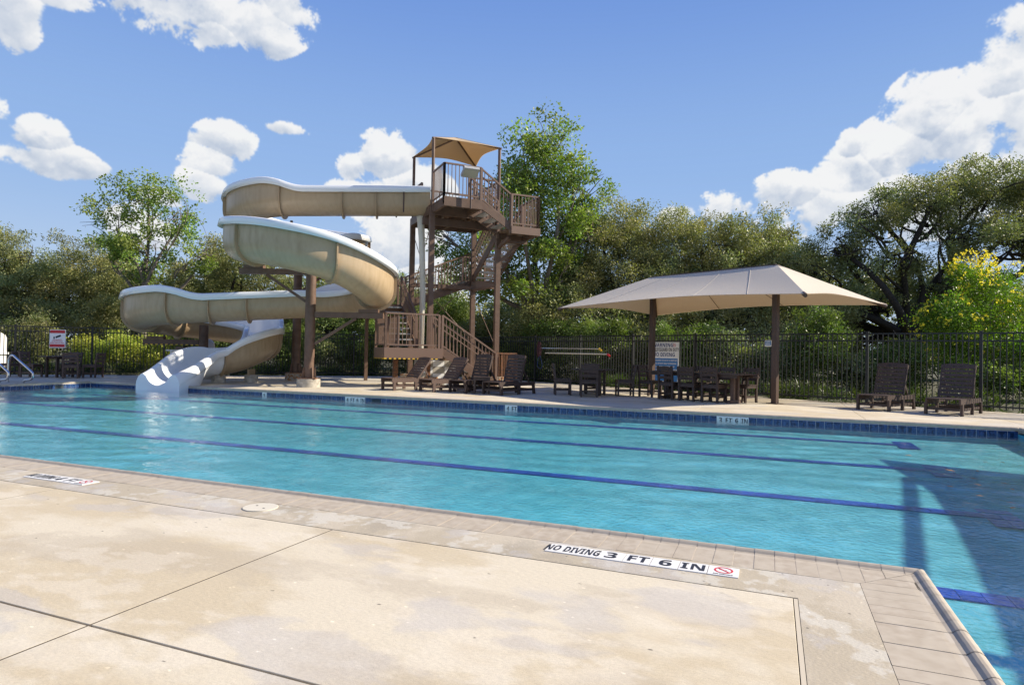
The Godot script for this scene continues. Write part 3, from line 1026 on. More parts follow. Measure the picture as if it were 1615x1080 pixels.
func flange(f: Array, hl: float, hr: float) -> ArrayMesh:
	var b := MB.new()
	var prof := profile(f, hl - 0.13, hr - 0.13, false)
	var c: Vector3 = f[0] + Vector3.UP * 0.5
	for e in [-0.022, 0.022]:
		for i in prof.size() - 1:
			var p: Vector3 = prof[i] + f[1] * e
			var q: Vector3 = prof[i + 1] + f[1] * e
			var po: Vector3 = p + outw(prof[i], f) * 0.1
			var qo: Vector3 = q + outw(prof[i + 1], f) * 0.1
			b.quad(p, q, qo, po, f[1] * signf(e))
			if e > 0: b.quad(po, qo, qo - f[1] * 0.044, po - f[1] * 0.044, outw(prof[i], f))
	return b.done()

func outw(p: Vector3, f: Array) -> Vector3:
	var d: Vector3 = p - (f[0] + Vector3.UP * 0.5)
	var s: float = d.dot(f[2])
	if d.y > 0: return f[2] * signf(s)
	return (f[2] * s + Vector3.UP * d.y).normalized()

# ---------- tower ----------
const TP := Vector3(-10.73, 0, -18.95)
func tw(a: float, b: float, y: float) -> Vector3:
	return TP + E1 * a + E2 * b + Vector3.UP * y

func tbox(called: String, parent: Node, mt: Material, a0: float, a1: float, b0: float, b1: float, y0: float, y1: float) -> MeshInstance3D:
	return bxw(called, parent, mt, tw((a0 + a1) / 2, (b0 + b1) / 2, (y0 + y1) / 2), Vector3(absf(a1 - a0), absf(y1 - y0), absf(b1 - b0)), Basis(E1, Vector3.UP, -E2))

func railing(parent: Node, p: Vector3, q: Vector3, mt: Material, hgt := 1.08, posts := true) -> void:
	var r := node("railing", parent)
	var up := Vector3.UP
	bar("top_rail", r, mt, p + up * hgt, q + up * hgt, 0.05, 0.05)
	bar("bottom_rail", r, mt, p + up * 0.1, q + up * 0.1, 0.04, 0.04)
	if posts:
		for e in [p, q]: bxw("post", r, mt, e + up * (hgt * 0.5 - 0.12), Vector3(0.075, hgt + 0.24, 0.075), Basis(E1, up, -E2))
	var L := Vector2(p.x - q.x, p.z - q.z).length()
	var n := maxi(2, int(L / 0.125))
	for k in range(1, n):
		var at := p.lerp(q, float(k) / n)
		bxw("baluster", r, mt, at + up * (hgt * 0.5 + 0.05), Vector3(0.022, hgt - 0.1, 0.022), Basis(E1, up, -E2))

func flight(parent: Node, called: String, a: Vector3, bb: Vector3, side: Vector3, width: float, n: int, rails := [true, true]) -> void:
	# a: upper middle, bb: lower middle
	var s := node(called, parent)
	for k in [-1.0, 1.0]:
		bar("stringer", s, M.steel_brown, a + side * width * 0.5 * k - Vector3.UP * 0.1, bb + side * width * 0.5 * k - Vector3.UP * 0.02, 0.05, 0.24)
	var d := bb - a
	for i in n:
		var t := (i + 0.5) / n
		var c := a + d * t
		bxw("tread", s, M.galvanised, c, Vector3(width - 0.06, 0.045, absf(Vector2(d.x, d.z).length() / n) * 1.02), Basis(side, Vector3.UP, side.cross(Vector3.UP)))
	for k in 2:
		if rails[k]:
			var o := side * width * 0.5 * (-1.0 if k == 0 else 1.0)
			railing(parent, a + o, bb + o, M.rail_brown, 1.08, true)
			bar("handrail", s, M.rail_brown, a + o * 0.9 + Vector3.UP * 0.86, bb + o * 0.9 + Vector3.UP * 0.86, 0.035, 0.035)

func tower() -> void:
	var t := thing("slide_tower", "tall brown steel stair tower with a shaded top platform beside the slide", "tower", TP)
	var S := 2.44
	var yd := 6.15
	for c in [[0.0, 0.0, "front_post"], [S, 0.0, "front_post"], [0.0, S, "back_post"], [S, S, "back_post"]]:
		tbox("post", t, M.steel_brown, c[0] - 0.085, c[0] + 0.085, c[1] - 0.085, c[1] + 0.085, 0.3, yd - 0.25)
		loc("footing", footing(0.36, 0.3), M.rusty_pad, t, Transform3D(Basis(), tw(c[0], c[1], 0) - TP))
		rod("canopy_post", t, M.steel_brown, tw(c[0], c[1], yd - 0.3), tw(c[0], c[1], 8.42), 0.052)
	# top platform with its front balcony
	tbox("platform", t, M.rusty_deck, -0.05, S + 0.05, -0.05, S + 0.05, yd - 0.06, yd)
	tbox("platform", t, M.rusty_deck, 0.0, 1.3, -1.2, -0.05, yd - 0.06, yd)
	for b in [[-0.08, S + 0.08, -0.1, 0.0], [-0.08, S + 0.08, S, S + 0.1]]: tbox("deck_beam", t, M.steel_brown, b[0], b[1], b[2], b[3], yd - 0.36, yd - 0.062)
	for b in [[-0.1, 0.0], [S, S + 0.1], [1.17, 1.27]]: tbox("deck_beam", t, M.steel_brown, b[0], b[1], 0.01, S - 0.01, yd - 0.34, yd - 0.064)
	for b in [[0.0, 0.09], [1.22, 1.31]]: tbox("deck_beam", t, M.steel_brown, b[0], b[1], -1.2, -0.11, yd - 0.3, yd - 0.062)
	tbox("deck_beam", t, M.steel_brown, -0.003, 1.313, -1.3, -1.203, yd - 0.3, yd + 0.002)
	tbox("under_beam", t, M.steel_brown, -0.2, S + 0.3, 0.4, 0.52, yd - 0.62, yd - 0.37)
	for k in 5: tbox("joist", t, M.rusty_deck, 0.2 + k * 0.5, 0.26 + k * 0.5, 0.02, S - 0.02, yd - 0.2, yd - 0.063)
	var rb: Material = M.rail_brown
	railing(t, tw(0, -1.25, yd), tw(1.28, -1.25, yd), rb)
	railing(t, tw(0, -0.08, yd), tw(0, -1.25, yd), rb)
	railing(t, tw(0.05, 1.5, yd), tw(0.05, S, yd), rb)
	railing(t, tw(0, S, yd), tw(S, S, yd), rb)
	railing(t, tw(S, 0.05, yd), tw(S, S, yd), rb)
	railing(t, tw(1.35, 0, yd), tw(S, 0, yd), rb)
	# start rails beside the flume
	var gb := MB.new()
	for b in [0.35, 1.35]:
		gb.tube([tw(-0.9, b, yd - 0.3), tw(-0.9, b, yd + 0.45), tw(-0.75, b, yd + 0.55), tw(0.0, b, yd + 0.5), tw(0.05, b, yd)], [0.025, 0.025, 0.025, 0.025, 0.025], 8)
	obj("start_rail", gb.done(), M.post_brown, t)
	bar("start_sign", t, M.post_brown, tw(0.0, 0.9, yd + 0.45), tw(0.0, 1.15, yd + 0.45), 0.03, 0.6)
	# canopy over the platform
	var roof := node("canopy", t)
	var pk := tw(S / 2, S / 2, 8.98)
	var cs := [tw(-0.05, -0.05, 8.42), tw(S + 0.05, -0.05, 8.42), tw(S + 0.05, S + 0.05, 8.42), tw(-0.05, S + 0.05, 8.42)]
	for k in 4:
		obj("canopy_panel", cloth_panel([cs[k], cs[(k + 1) % 4]], [pk, pk], 0.2), M.shade_cloth_tan, roof)
		rod("rafter", roof, M.steel_brown, cs[k] - Vector3(0, 0.03, 0), pk - Vector3(0, 0.04, 0), 0.035)
	# flights and landings, from the top down
	flight(t, "stair_flight", tw(1.28, -0.65, yd), tw(2.38, -0.65, 5.42), E2, 1.1, 4)
	tbox("landing", t, M.rusty_deck, 2.38, 3.4, -1.25, 0.0, 5.36, 5.42)
	for b in [[2.38, 3.4, -1.31, -1.253], [2.38, 3.4, 0.003, 0.06]]: tbox("deck_beam", t, M.rail_brown, b[0], b[1], b[2], b[3], 5.17, 5.423)
	tbox("deck_beam", t, M.rail_brown, 3.403, 3.46, -1.31, 0.06, 5.17, 5.426)
	railing(t, tw(2.4, -1.25, 5.42), tw(3.4, -1.25, 5.42), rb)
	railing(t, tw(3.4, -1.25, 5.42), tw(3.4, 0.0, 5.42), rb)
	tbox("under_beam", t, M.steel_brown, S + 0.1, 3.38, -0.45, -0.33, 5.0, 5.11)
	bar("brace", t, M.steel_brown, tw(S, 0.0, 4.3), tw(3.2, -0.2, 5.05), 0.1, 0.12)
	bar("brace", t, M.steel_brown, tw(S, 0.0, 4.85), tw(S + 0.05, -0.9, 5.1), 0.1, 0.12)
	flight(t, "stair_flight", tw(2.9, 0.06, 5.42), tw(2.9, 2.5, 3.95), E1, 0.95, 8)
	tbox("landing", t, M.rusty_deck, 2.45, 3.42, 2.5, 3.7, 3.89, 3.95)
	tbox("deck_beam", t, M.rail_brown, 2.45, 3.45, 2.44, 2.497, 3.66, 3.94)
	railing(t, tw(3.42, 2.5, 3.95), tw(3.42, 3.7, 3.95), rb)
	railing(t, tw(2.45, 3.7, 3.95), tw(3.42, 3.7, 3.95), rb)
	flight(t, "stair_flight", tw(2.45, 3.1, 3.95), tw(-0.2, 3.1, 2.84), E2, 1.1, 6)
	tbox("landing", t, M.rusty_deck, -1.5, -0.2, 2.5, 3.7, 2.78, 2.84)
	for b in [[-1.5, -0.2, 2.44, 2.497]]: tbox("deck_beam", t, M.rail_brown, b[0], b[1], b[2], b[3], 2.55, 2.83)
	railing(t, tw(-1.5, 2.5, 2.84), tw(-1.5, 3.7, 2.84), rb)
	railing(t, tw(-1.5, 3.7, 2.84), tw(-0.2, 3.7, 2.84), rb)
	for c in [[-1.4, 3.6], [-0.3, 3.6]]: tbox("post", t, M.steel_brown, c[0] - 0.06, c[0] + 0.06, c[1] - 0.06, c[1] + 0.06, 0.0, 2.78)
	flight(t, "stair_flight", tw(-0.9, 2.5, 2.84), tw(-0.9, 0.3, 1.25), -E1, 1.05, 8)
	# low platform with warning tape along its edge
	tbox("landing", t, M.rusty_deck, -1.75, 0.05, -1.1, 0.3, 1.19, 1.25)
	tbox("deck_beam", t, M.rail_brown, -1.8, 0.1, -1.16, -1.103, 0.93, 1.253)
	tbox("deck_beam", t, M.rail_brown, -1.81, -1.753, -1.1, 0.3, 0.93, 1.256)
	for k in 24:
		tbox("warning_tape", t, M.tape_yellow if k % 2 == 0 else M.tape_black, -1.8 + k * 0.075, -1.8 + (k + 1) * 0.075, -1.17, -1.09, 0.895, 0.928)
	for k in 14: tbox("warning_tape", t, M.tape_yellow if k % 2 == 0 else M.tape_black, -1.82, -1.75, -1.08 + k * 0.1, -1.08 + (k + 1) * 0.1, 0.895, 0.928)
	railing(t, tw(-1.75, -1.1, 1.25), tw(-0.02, -1.1, 1.25), rb)
	railing(t, tw(-1.75, -1.1, 1.25), tw(-1.75, 0.3, 1.25), rb)
	railing(t, tw(-1.35, -1.05, 1.25), tw(-1.35, 0.3, 1.25), rb, 1.02)
	for c in [[-1.2, -0.2], [-0.1, -0.2]]: tbox("post", t, M.rusty_rail, c[0] - 0.07, c[0] + 0.07, c[1] - 0.07, c[1] + 0.07, 0.0, 1.19)
	flight(t, "stair_flight", tw(0.1, -0.55, 1.25), tw(2.0, -0.55, 0.05), E2, 1.05, 7)
	# rusty gate rails at the foot of the stairs
	railing(t, tw(2.0, -1.05, 0.05), tw(2.75, -1.05, 0.05), M.rusty_rail)
	railing(t, tw(2.75, -1.05, 0.05), tw(2.75, 0.2, 0.05), M.rusty_rail)
	railing(t, tw(2.05, 0.0, 0.05), tw(2.75, 0.2, 0.05), M.rusty_rail)
	# thin tie rods between the posts
	for r in [[0.0, S, 4.0, S, S, 1.6], [S, S, 4.0, 0.0, S, 1.6], [0.0, 0.0, 5.6, 0.0, S, 3.2], [0.0, S, 5.6, 0.0, 0.0, 3.2], [S, S, 3.4, S, 0.0, 1.3]]:
		rod("tie_rod", t, M.rail_brown, tw(r[0], r[1], r[2]), tw(r[3], r[4], r[5]), 0.012)
	tbox("tie_beam", t, M.steel_brown, -0.1, S + 0.1, S - 0.1, S + 0.02, 3.55, 3.7)
	tbox("tie_beam", t, M.rail_brown, S - 0.06, S + 0.06, 0.1, S - 0.1, 3.5, 3.6)
	# white block housing under the stairs
	var hs := thing("pump_housing", "pale block pump housing under the tower stairs", "housing", tw(0.35, 0.1, 0))
	for k in 4:
		for j in 3: tbox("block", hs, M.pad_concrete if (k + j) % 2 else M.plastic_white, -0.35 + j * 0.41 , 0.05 + j * 0.41, -0.25, 0.6, k * 0.215, k * 0.215 + 0.205)
	# floodlight on its pole in front of the top platform
	var fl := thing("floodlight", "square floodlight on a short pole at the tower's top railing", "floodlight", tw(1.0, -1.42, yd - 0.35))
	rod("pole", fl, M.post_brown, tw(0.86, -1.42, yd - 0.35), tw(0.86, -1.42, yd + 0.62), 0.03)
	bxw("lamp_head", fl, M.galvanised, tw(0.75, -1.62, yd + 0.78), Vector3(0.52, 0.1, 0.4), Basis(E1, Vector3.UP, -E2).rotated(E1, -0.55))
	bxw("lens", fl, M.lens, tw(0.75, -1.651, yd + 0.733), Vector3(0.46, 0.012, 0.34), Basis(E1, Vector3.UP, -E2).rotated(E1, -0.55))

func cloth_panel(edge: Array, ridge: Array, sag: float, rows_n := 9, cols := 20, thick := 0.012) -> ArrayMesh:
	# from a lower edge (curved inwards) up to a ridge line or a point; a sheet with two faces
	var b := MB.new()
	for face in 2:
		var rows := []
		for r in rows_n:
			var v := r / float(rows_n - 1)
			var row := []
			for c in cols + 1:
				var u := c / float(cols)
				var lo: Vector3 = edge[0].lerp(edge[1], u)
				var hi: Vector3 = ridge[0].lerp(ridge[1], u)
				var L := lo.distance_to(hi)
				var cut := 4.0 * u * (1.0 - u) * sag / maxf(L, 0.01)
				var p := lo.lerp(hi, cut + (1.0 - cut) * v)
				p.y -= sin(v * PI) * 0.05 * 4.0 * u * (1.0 - u)
				row.append(p - Vector3(0, thick * face, 0))
			rows.append(row)
		b.grid(rows, ((rows[1][cols / 2] - rows[0][cols / 2]).cross(rows[0][cols / 2 + 1] - rows[0][cols / 2]).y > 0) == (face == 1))
	return b.done()

# ---------- shade canopies ----------
func canopies() -> void:
	var pl := Vector3(-3.32, 0, -19.28)
	var pr := Vector3(0.08, 0, -17.4)
	var t := thing("shade_canopy", "large pale fabric shade canopy on two brown posts over the long table", "canopy", (pl + pr) / 2, "shade canopies")
	for p in [pl, pr]:
		bxw("post", t, M.post_brown, p + Vector3(0, 1.75, 0), Vector3(0.135, 3.5, 0.135), along(pl, pr))
		bxw("base_plate", t, M.post_brown, p + Vector3(0, 0.01, 0), Vector3(0.3, 0.02, 0.3), along(pl, pr))
	bar("ridge_beam", t, M.post_brown, pl + Vector3(0, 3.46, 0), pr + Vector3(0, 3.46, 0), 0.1, 0.12)
	var h := 2.56
	var nl := Vector3(-6.12, h, -18.75)
	var nr := Vector3(0.66, h, -15.15)
	var fr := Vector3(2.68, h, -18.6)
	var fl := Vector3(-3.75, h, -22.5)
	var rl := pl + Vector3(0, 3.52, 0)
	var rr := pr + Vector3(0, 3.52, 0)
	var cl := node("fabric", t)
	for a in [[nl, nr, rl, rr, 0.3], [fr, fl, rr, rl, 0.3], [nr, fr, rr, rr, 0.26], [fl, nl, rl, rl, 0.26]]:
		obj("fabric_panel", cloth_panel([a[0], a[1]], [a[2], a[3]], a[4], 10, 28), M.shade_cloth, cl)
	for a in [[nl, rl], [nr, rr], [fr, rr], [fl, rl]]:
		rod("rafter", t, M.post_brown, a[0] - Vector3(0, 0.05, 0), a[1] - Vector3(0, 0.08, 0), 0.04)
		rod("rafter_end", t, M.rail_brown, a[0] - Vector3(0, 0.02, 0), a[0].lerp(a[1], 0.06) - Vector3(0, 0.03, 0), 0.035)
	for u in [0.18, 0.39, 0.61, 0.82]:
		var sb := MB.new()
		var sp := []
		for k in 11:
			var v := k / 10.0
			var l0 := nl.lerp(nr, u)
			var h0 := rl.lerp(rr, u)
			var cut: float = 4.0 * u * (1.0 - u) * 0.3 / l0.distance_to(h0)
			var q := l0.lerp(h0, cut + (1.0 - cut) * v)
			q.y -= sin(v * PI) * 0.05 * 4.0 * u * (1.0 - u)
			sp.append(q)
		sb.tube(sp, fill(0.007, 11), 6)
		obj("seam", sb.done(), M.shade_cloth, t)
	for u in [0.36, 0.66]:
		var lo := nl.lerp(nr, u)
		var hi := rl.lerp(rr, u)
		bar("seam", t, M.cloth_seam, fl.lerp(fr, u).lerp(hi, 0.14) - Vector3(0, 0.06, 0), hi.lerp(fl.lerp(fr, u), 0.1) - Vector3(0, 0.055, 0), 0.02, 0.006)
	# a second canopy stands beyond the right end of the pool and shades its corner
	var o := Vector3(4.03, 3.1, -2.17)
	var pts := [Vector3(1.43, -0.36, -10.85), Vector3(1.63, -0.36, -9.4), Vector3(1.72, -0.36, -8.6), Vector3(1.68, -0.36, -7.3), Vector3(1.58, -0.36, -6.0), Vector3(1.45, -0.36, -4.7), Vector3(1.2, -0.36, -3.0)]
	var t2 := thing("shade_canopy", "shade canopy on the deck beyond the right end of the pool, seen by its shadow", "canopy", Vector3(8.6, 0, -8.5), "shade canopies")
	var b := MB.new()
	for f in 2:
		var rows := []
		for p in pts:
			var e: Vector3 = p + o
			var row := [e, e + Vector3(1.6, 0.45, 0), e + Vector3(3.2, 0.8, 0), Vector3(10.2, e.y + 0.4, e.z), Vector3(11.8, e.y, e.z)]
			for k in row.size(): row[k] += Vector3(0, -0.012 * f, 0)
			rows.append(row)
		b.grid(rows, f == 1)
	obj("fabric", b.done(), M.shade_cloth, t2)
	for z in [-11.6, -6.4]: bxw("post", t2, M.post_brown, Vector3(8.6, 1.75, z), Vector3(0.18, 3.5, 0.18))
	rod("edge_beam", t2, M.post_brown, Vector3(1.62, -0.36, -9.5) + o, Vector3(0.98, -0.36, -4.4) + o, 0.055)
	bar("ridge_beam", t2, M.post_brown, Vector3(8.6, 3.45, -12.8), Vector3(8.6, 3.45, -5.2), 0.1, 0.12)
	bar("cross_beam", t2, M.post_brown, Vector3(8.6, 3.3, -11.6), Vector3(5.6, 2.72, -11.6), 0.08, 0.1)
	bar("cross_beam", t2, M.post_brown, Vector3(8.6, 3.3, -6.6), Vector3(5.05, 2.72, -6.6), 0.08, 0.1)

# ---------- furniture ----------
func slat_mesh(w: float, h: float, d: float, rise: float) -> ArrayMesh:
	# a board whose top edge is bowed
	var b := MB.new()
	var n := 8
	for i in n:
		var x0 := lerpf(-w / 2, w / 2, float(i) / n)
		var x1 := lerpf(-w / 2, w / 2, (i + 1.0) / n)
		var y0 := h / 2 + rise * (1.0 - pow(x0 / (w / 2), 2))
		var y1 := h / 2 + rise * (1.0 - pow(x1 / (w / 2), 2))
		for s in [-1.0, 1.0]:
			b.quad(Vector3(x0, -h / 2, s * d / 2), Vector3(x1, -h / 2, s * d / 2), Vector3(x1, y1, s * d / 2), Vector3(x0, y0, s * d / 2), Vector3(0, 0, s))
		b.quad(Vector3(x0, y0, -d / 2), Vector3(x1, y1, -d / 2), Vector3(x1, y1, d / 2), Vector3(x0, y0, d / 2), Vector3.UP)
		b.quad(Vector3(x0, -h / 2, -d / 2), Vector3(x1, -h / 2, -d / 2), Vector3(x1, -h / 2, d / 2), Vector3(x0, -h / 2, d / 2), Vector3.DOWN)
	for s in [-1.0, 1.0]: b.quad(Vector3(s * w / 2, -h / 2, -d / 2), Vector3(s * w / 2, -h / 2, d / 2), Vector3(s * w / 2, h / 2, d / 2), Vector3(s * w / 2, h / 2, -d / 2), Vector3(s, 0, 0))
	return b.done()

func lounger(at: Vector3, head: Vector3, recline: float, mt: Material, label: String) -> void:
	# origin under the middle of the foot edge; local +z runs to the head
	var t := thing("lounge_chair", label, "lounge chair", at, "slatted lounge chairs on the far deck", atan2(head.x, head.z))
	var W := 0.66
	var ys := 0.34
	var hinge := 0.86
	for s in [-1.0, 1.0]:
		bx("side_rail", t, mt, Vector3(s * (W / 2 - 0.02), ys - 0.05, 0.75), Vector3(0.04, 0.1, 1.5))
		for z in [0.07, 0.8]: bx("leg", t, mt, Vector3(s * (W / 2 + 0.002), (ys - 0.09) / 2, z), Vector3(0.05, ys - 0.09, 0.085))
		bx("leg", t, mt, Vector3(s * (W / 2 + 0.002), (ys - 0.09) / 2, 1.44), Vector3(0.05, ys - 0.07, 0.085), Basis(Vector3.RIGHT, -0.16))
		bx("stretcher", t, mt, Vector3(s * (W / 2 - 0.012), 0.13, 0.75), Vector3(0.03, 0.055, 1.4))
	for z in [0.07, 0.8, 1.4]: bx("stretcher", t, mt, Vector3(0, 0.13, z), Vector3(W - 0.08, 0.055, 0.03))
	var k := 0
	while 0.05 + k * 0.083 < hinge - 0.02:
		bx("slat", t, mt, Vector3(0, ys + 0.008, 0.045 + k * 0.083), Vector3(W - 0.01, 0.022, 0.07))
		k += 1
	var bk := node("backrest", t)
	bk.position = Vector3(0, ys + 0.02, hinge)
	bk.rotation.x = PI / 2 - recline
	# local y runs up the back
	for s in [-1.0, 1.0]: bx("side_rail", bk, mt, Vector3(s * (W / 2 - 0.02), 0.37, 0.03), Vector3(0.04, 0.74, 0.055))
	for i in 7: bx("slat", bk, mt, Vector3(0, 0.05 + i * 0.092, 0.0), Vector3(W - 0.05, 0.07, 0.02))
	loc("slat", slat_mesh(W - 0.01, 0.09, 0.024, 0.03), mt, bk, Transform3D(Basis(), Vector3(0, 0.705, 0.0)))
	for s in [-0.06, 0.06]: bx("handle_slot", bk, M.hole_dark, Vector3(s, 0.71, 0.0), Vector3(0.07, 0.02, 0.026))
	var pr := bk.transform * Vector3(0, 0.4, 0.05)
	for s in [-0.25, 0.25]: bx("prop", t, mt, (pr + Vector3(s, 0, 0) + Vector3(s, ys - 0.06, 1.36)) / 2, Vector3(0.03, 0.045, pr.distance_to(Vector3(0, ys - 0.06, 1.36))), along(pr, Vector3(0, ys - 0.06, 1.36)))

func chair(at: Vector3, face: Vector3, mt: Material, label: String, group: String, arms := false) -> void:
	# local -z is where the sitter looks
	var t := thing("dining_chair", label, "chair", at, group, atan2(-face.x, -face.z))
	var w := 0.47
	for s in [-1.0, 1.0]:
		bx("leg", t, mt, Vector3(s * (w / 2 - 0.025), 0.22, -0.2), Vector3(0.05, 0.44, 0.05))
		bx("leg", t, mt, Vector3(s * (w / 2 - 0.025), 0.22, 0.22), Vector3(0.05, 0.44, 0.05))
		bx("back_post", t, mt, Vector3(s * (w / 2 - 0.025), 0.66, 0.255), Vector3(0.05, 0.46, 0.05), Basis(Vector3.RIGHT, 0.15))
		bx("stretcher", t, mt, Vector3(s * (w / 2 - 0.03), 0.15, 0.01), Vector3(0.025, 0.05, 0.42))
		bx("apron", t, mt, Vector3(s * (w / 2 - 0.02), 0.40, 0.01), Vector3(0.03, 0.07, 0.4))
		if arms:
			bx("armrest", t, mt, Vector3(s * (w / 2 + 0.02), 0.65, 0.0), Vector3(0.07, 0.03, 0.5))
			bx("arm_post", t, mt, Vector3(s * (w / 2 + 0.01), 0.53, -0.19), Vector3(0.045, 0.22, 0.06))
	for z in [-0.2, 0.22]: bx("apron", t, mt, Vector3(0, 0.40, z), Vector3(w - 0.08, 0.07, 0.03))
	bx("stretcher", t, mt, Vector3(0, 0.15, 0.01), Vector3(w - 0.08, 0.05, 0.025))
	for k in 5: bx("seat_slat", t, mt, Vector3(0, 0.45, -0.19 + k * 0.092), Vector3(w, 0.022, 0.08))
	for k in 3:
		var y := 0.585 + k * 0.115
		var z := 0.235 + (y - 0.45) * 0.15
		if k < 2: bx("back_slat", t, mt, Vector3(0, y, z), Vector3(w - 0.09, 0.075, 0.022), Basis(Vector3.RIGHT, 0.15))
		else: loc("back_slat", slat_mesh(w - 0.09, 0.085, 0.024, 0.025), mt, t, Transform3D(Basis(Vector3.RIGHT, 0.15), Vector3(0, y, z)))

func furniture() -> void:
	var hd := Vector3(0.42, 0, -0.907)
	var D: Material = M.lumber_dark
	var Bn: Material = M.lumber_brown
	lounger(Vector3(-10.44, 0, -15.95), Vector3(0.45, 0, -0.89), deg_to_rad(52), Bn, "brown lounge chair with a steeply reclined back, nearest the slide")
	lounger(Vector3(-9.2, 0, -16.05), Vector3(0.42, 0, -0.9), deg_to_rad(55), Bn, "brown lounge chair with a reclined back, second from the slide")
	lounger(Vector3(-8.23, 0, -16.1), Vector3(0.36, 0, -0.93), deg_to_rad(72), D, "dark lounge chair with an upright back, just left of the little side table")
	lounger(Vector3(-7.1, 0, -15.95), Vector3(0.33, 0, -0.94), deg_to_rad(74), D, "dark upright lounge chair in shade, between side table and round table")
	lounger(Vector3(2.12, 0, -16.56), Vector3(0.5, 0, -0.87), deg_to_rad(70), D, "dark lounge chair right of the canopy post, farther from the deck corner")
	lounger(Vector3(3.38, 0, -16.08), Vector3(0.46, 0, -0.89), deg_to_rad(73), D, "dark lounge chair nearest the pool's right end, before the yellow-flowered bush")
	# side table
	var st := thing("side_table", "small dark square side table between two loungers", "side table", Vector3(-7.55, 0, -16.35), "", 0.4)
	for k in 5: bx("top_slat", st, D, Vector3(0, 0.46, -0.19 + k * 0.095), Vector3(0.48, 0.025, 0.085))
	for sx in [-1, 1]:
		for sz in [-1, 1]: bx("leg", st, D, Vector3(sx * 0.2, 0.22, sz * 0.2), Vector3(0.05, 0.45, 0.05))
	for sx in [-1, 1]: bx("stretcher", st, D, Vector3(sx * 0.2, 0.12, 0), Vector3(0.03, 0.05, 0.36))
	for sz in [-1, 1]: bx("apron", st, D, Vector3(0, 0.41, sz * 0.2), Vector3(0.36, 0.06, 0.03))
	# round-table group in the middle
	var c := Vector3(-4.72, 0, -17.75)
	round_table(c, "dark slatted dining table left of the WARNING sign", 0.61)
	var rr := Vector3(RGT.x, 0, RGT.y)
	var ff := Vector3(FWD.x, 0, FWD.y)
	var gp := "chairs around the small dining table"
	chair(c - rr * 0.86 - ff * 0.08, rr, D, "dark chair on the left of the small table, facing right", gp)
	chair(c + rr * 0.88 - ff * 0.1, -rr, D, "dark chair on the right of the small table with sunlit back slats", gp)
	chair(c - rr * 0.2 - ff * 0.78, ff + rr * 0.1, D, "dark chair at the small table with its back to the pool", gp)
	chair(c + rr * 0.1 + ff * 0.8, -ff, D, "dark chair on the fence side of the small table", gp)
	# long table under the canopy
	var d := Vector3(0.9, 0, 0.43).normalized()
	var nn := Vector3(-d.z, 0, d.x)
	var lt := thing("long_dining_table", "long dark dining table under the fabric canopy", "table", Vector3(-1.73, 0, -17.4), "", atan2(d.x, d.z) )
	for k in 9: bx("top_slat", lt, D, Vector3(-0.44 + k * 0.11, 0.73, 0), Vector3(0.1, 0.03, 2.75))
	for s in [-1, 1]:
		bx("apron", lt, D, Vector3(s * 0.4, 0.68, 0), Vector3(0.03, 0.08, 2.5))
		for x in [-0.11, 0.11]: bx("trestle_post", lt, D if s < 0 else Bn, Vector3(x, 0.38, s * 0.98), Vector3(0.09, 0.62, 0.09))
		bx("trestle_foot", lt, D if s < 0 else Bn, Vector3(0, 0.04, s * 0.98), Vector3(0.62, 0.08, 0.09))
		bx("trestle_head", lt, D, Vector3(0, 0.69, s * 0.98), Vector3(0.8, 0.06, 0.09))
	bx("stretcher", lt, D, Vector3(0, 0.3, 0), Vector3(0.05, 0.1, 1.9))
	var o := Vector3(-1.73, 0, -17.4)
	gp = "chairs around the long table"
	chair(Vector3(-2.5, 0, -17.42), -nn, D, "dark chair back to the pool, leftmost of three before the long table", gp)
	chair(Vector3(-1.94, 0, -17.17), -nn, D, "dark chair back to the pool, middle of three before the long table", gp)
	chair(Vector3(-1.34, 0, -16.92), -nn, D, "dark chair back to the pool, rightmost of three before the long table", gp)
	chair(Vector3(-3.15, 0, -18.12), d, D, "dark chair at the far left end of the long table, beside the canopy post", gp)
	chair(o - nn * 0.5 - d * 0.35, nn, D, "dark chair on the fence side of the long table, left of two", gp)
	chair(o - nn * 0.5 + d * 0.32, nn, D, "dark chair on the fence side of the long table, right of two", gp)
	chair(Vector3(-0.66, 0, -17.52), nn - d * 0.2, D, "dark armchair at the right end of the long table", gp, true)
	# dining set at the far left
	c = Vector3(-23.3, 0, -14.9)
	round_table(c, "brown dining table near the left fence behind the pool handrails", 0.6)
	gp = "chairs around the left dining table"
	chair(c - rr * 0.85 - ff * 0.2, rr, Bn, "brown chair left of the left dining table, beside the pool handrail", gp)
	chair(c + rr * 0.75 - ff * 0.5, -rr * 0.5 + ff, Bn, "brown sunlit chair right of the left dining table, back half turned to the pool", gp)
	chair(c + rr * 1.0 + ff * 0.25, -rr, Bn, "brown chair at the far right of the left dining table", gp)
	chair(c - rr * 0.2 + ff * 0.85, -ff, D, "dark chair on the fence side of the left dining table", gp)
	chair(c - rr * 1.75 - ff * 0.1, -rr, Bn, "brown chair at the photo's left edge, behind the first handrail", gp)
	# white bench and chair behind the slide's exit
	var wb := thing("white_bench", "white plastic bench with a flat top behind the slide exit", "bench", Vector3(-19.9, 0, -17.0), "", 0.35)
	bx("top", wb, M.plastic_white, Vector3(0, 1.02, 0), Vector3(0.95, 0.05, 0.4))
	for s in [-0.3, 0.3]: bx("leg", wb, M.plastic_white, Vector3(s, 0.5, 0), Vector3(0.09, 1.0, 0.3))
	var wc := thing("white_chair", "white high chair with a rounded back above the slide exit", "chair", Vector3(-19.35, 0, -17.9), "", 0.2)
	loc("backrest", slat_mesh(0.42, 0.55, 0.06, 0.14), M.plastic_white, wc, Transform3D(Basis(Vector3.RIGHT, 0.2), Vector3(0, 1.05, 0.2)))
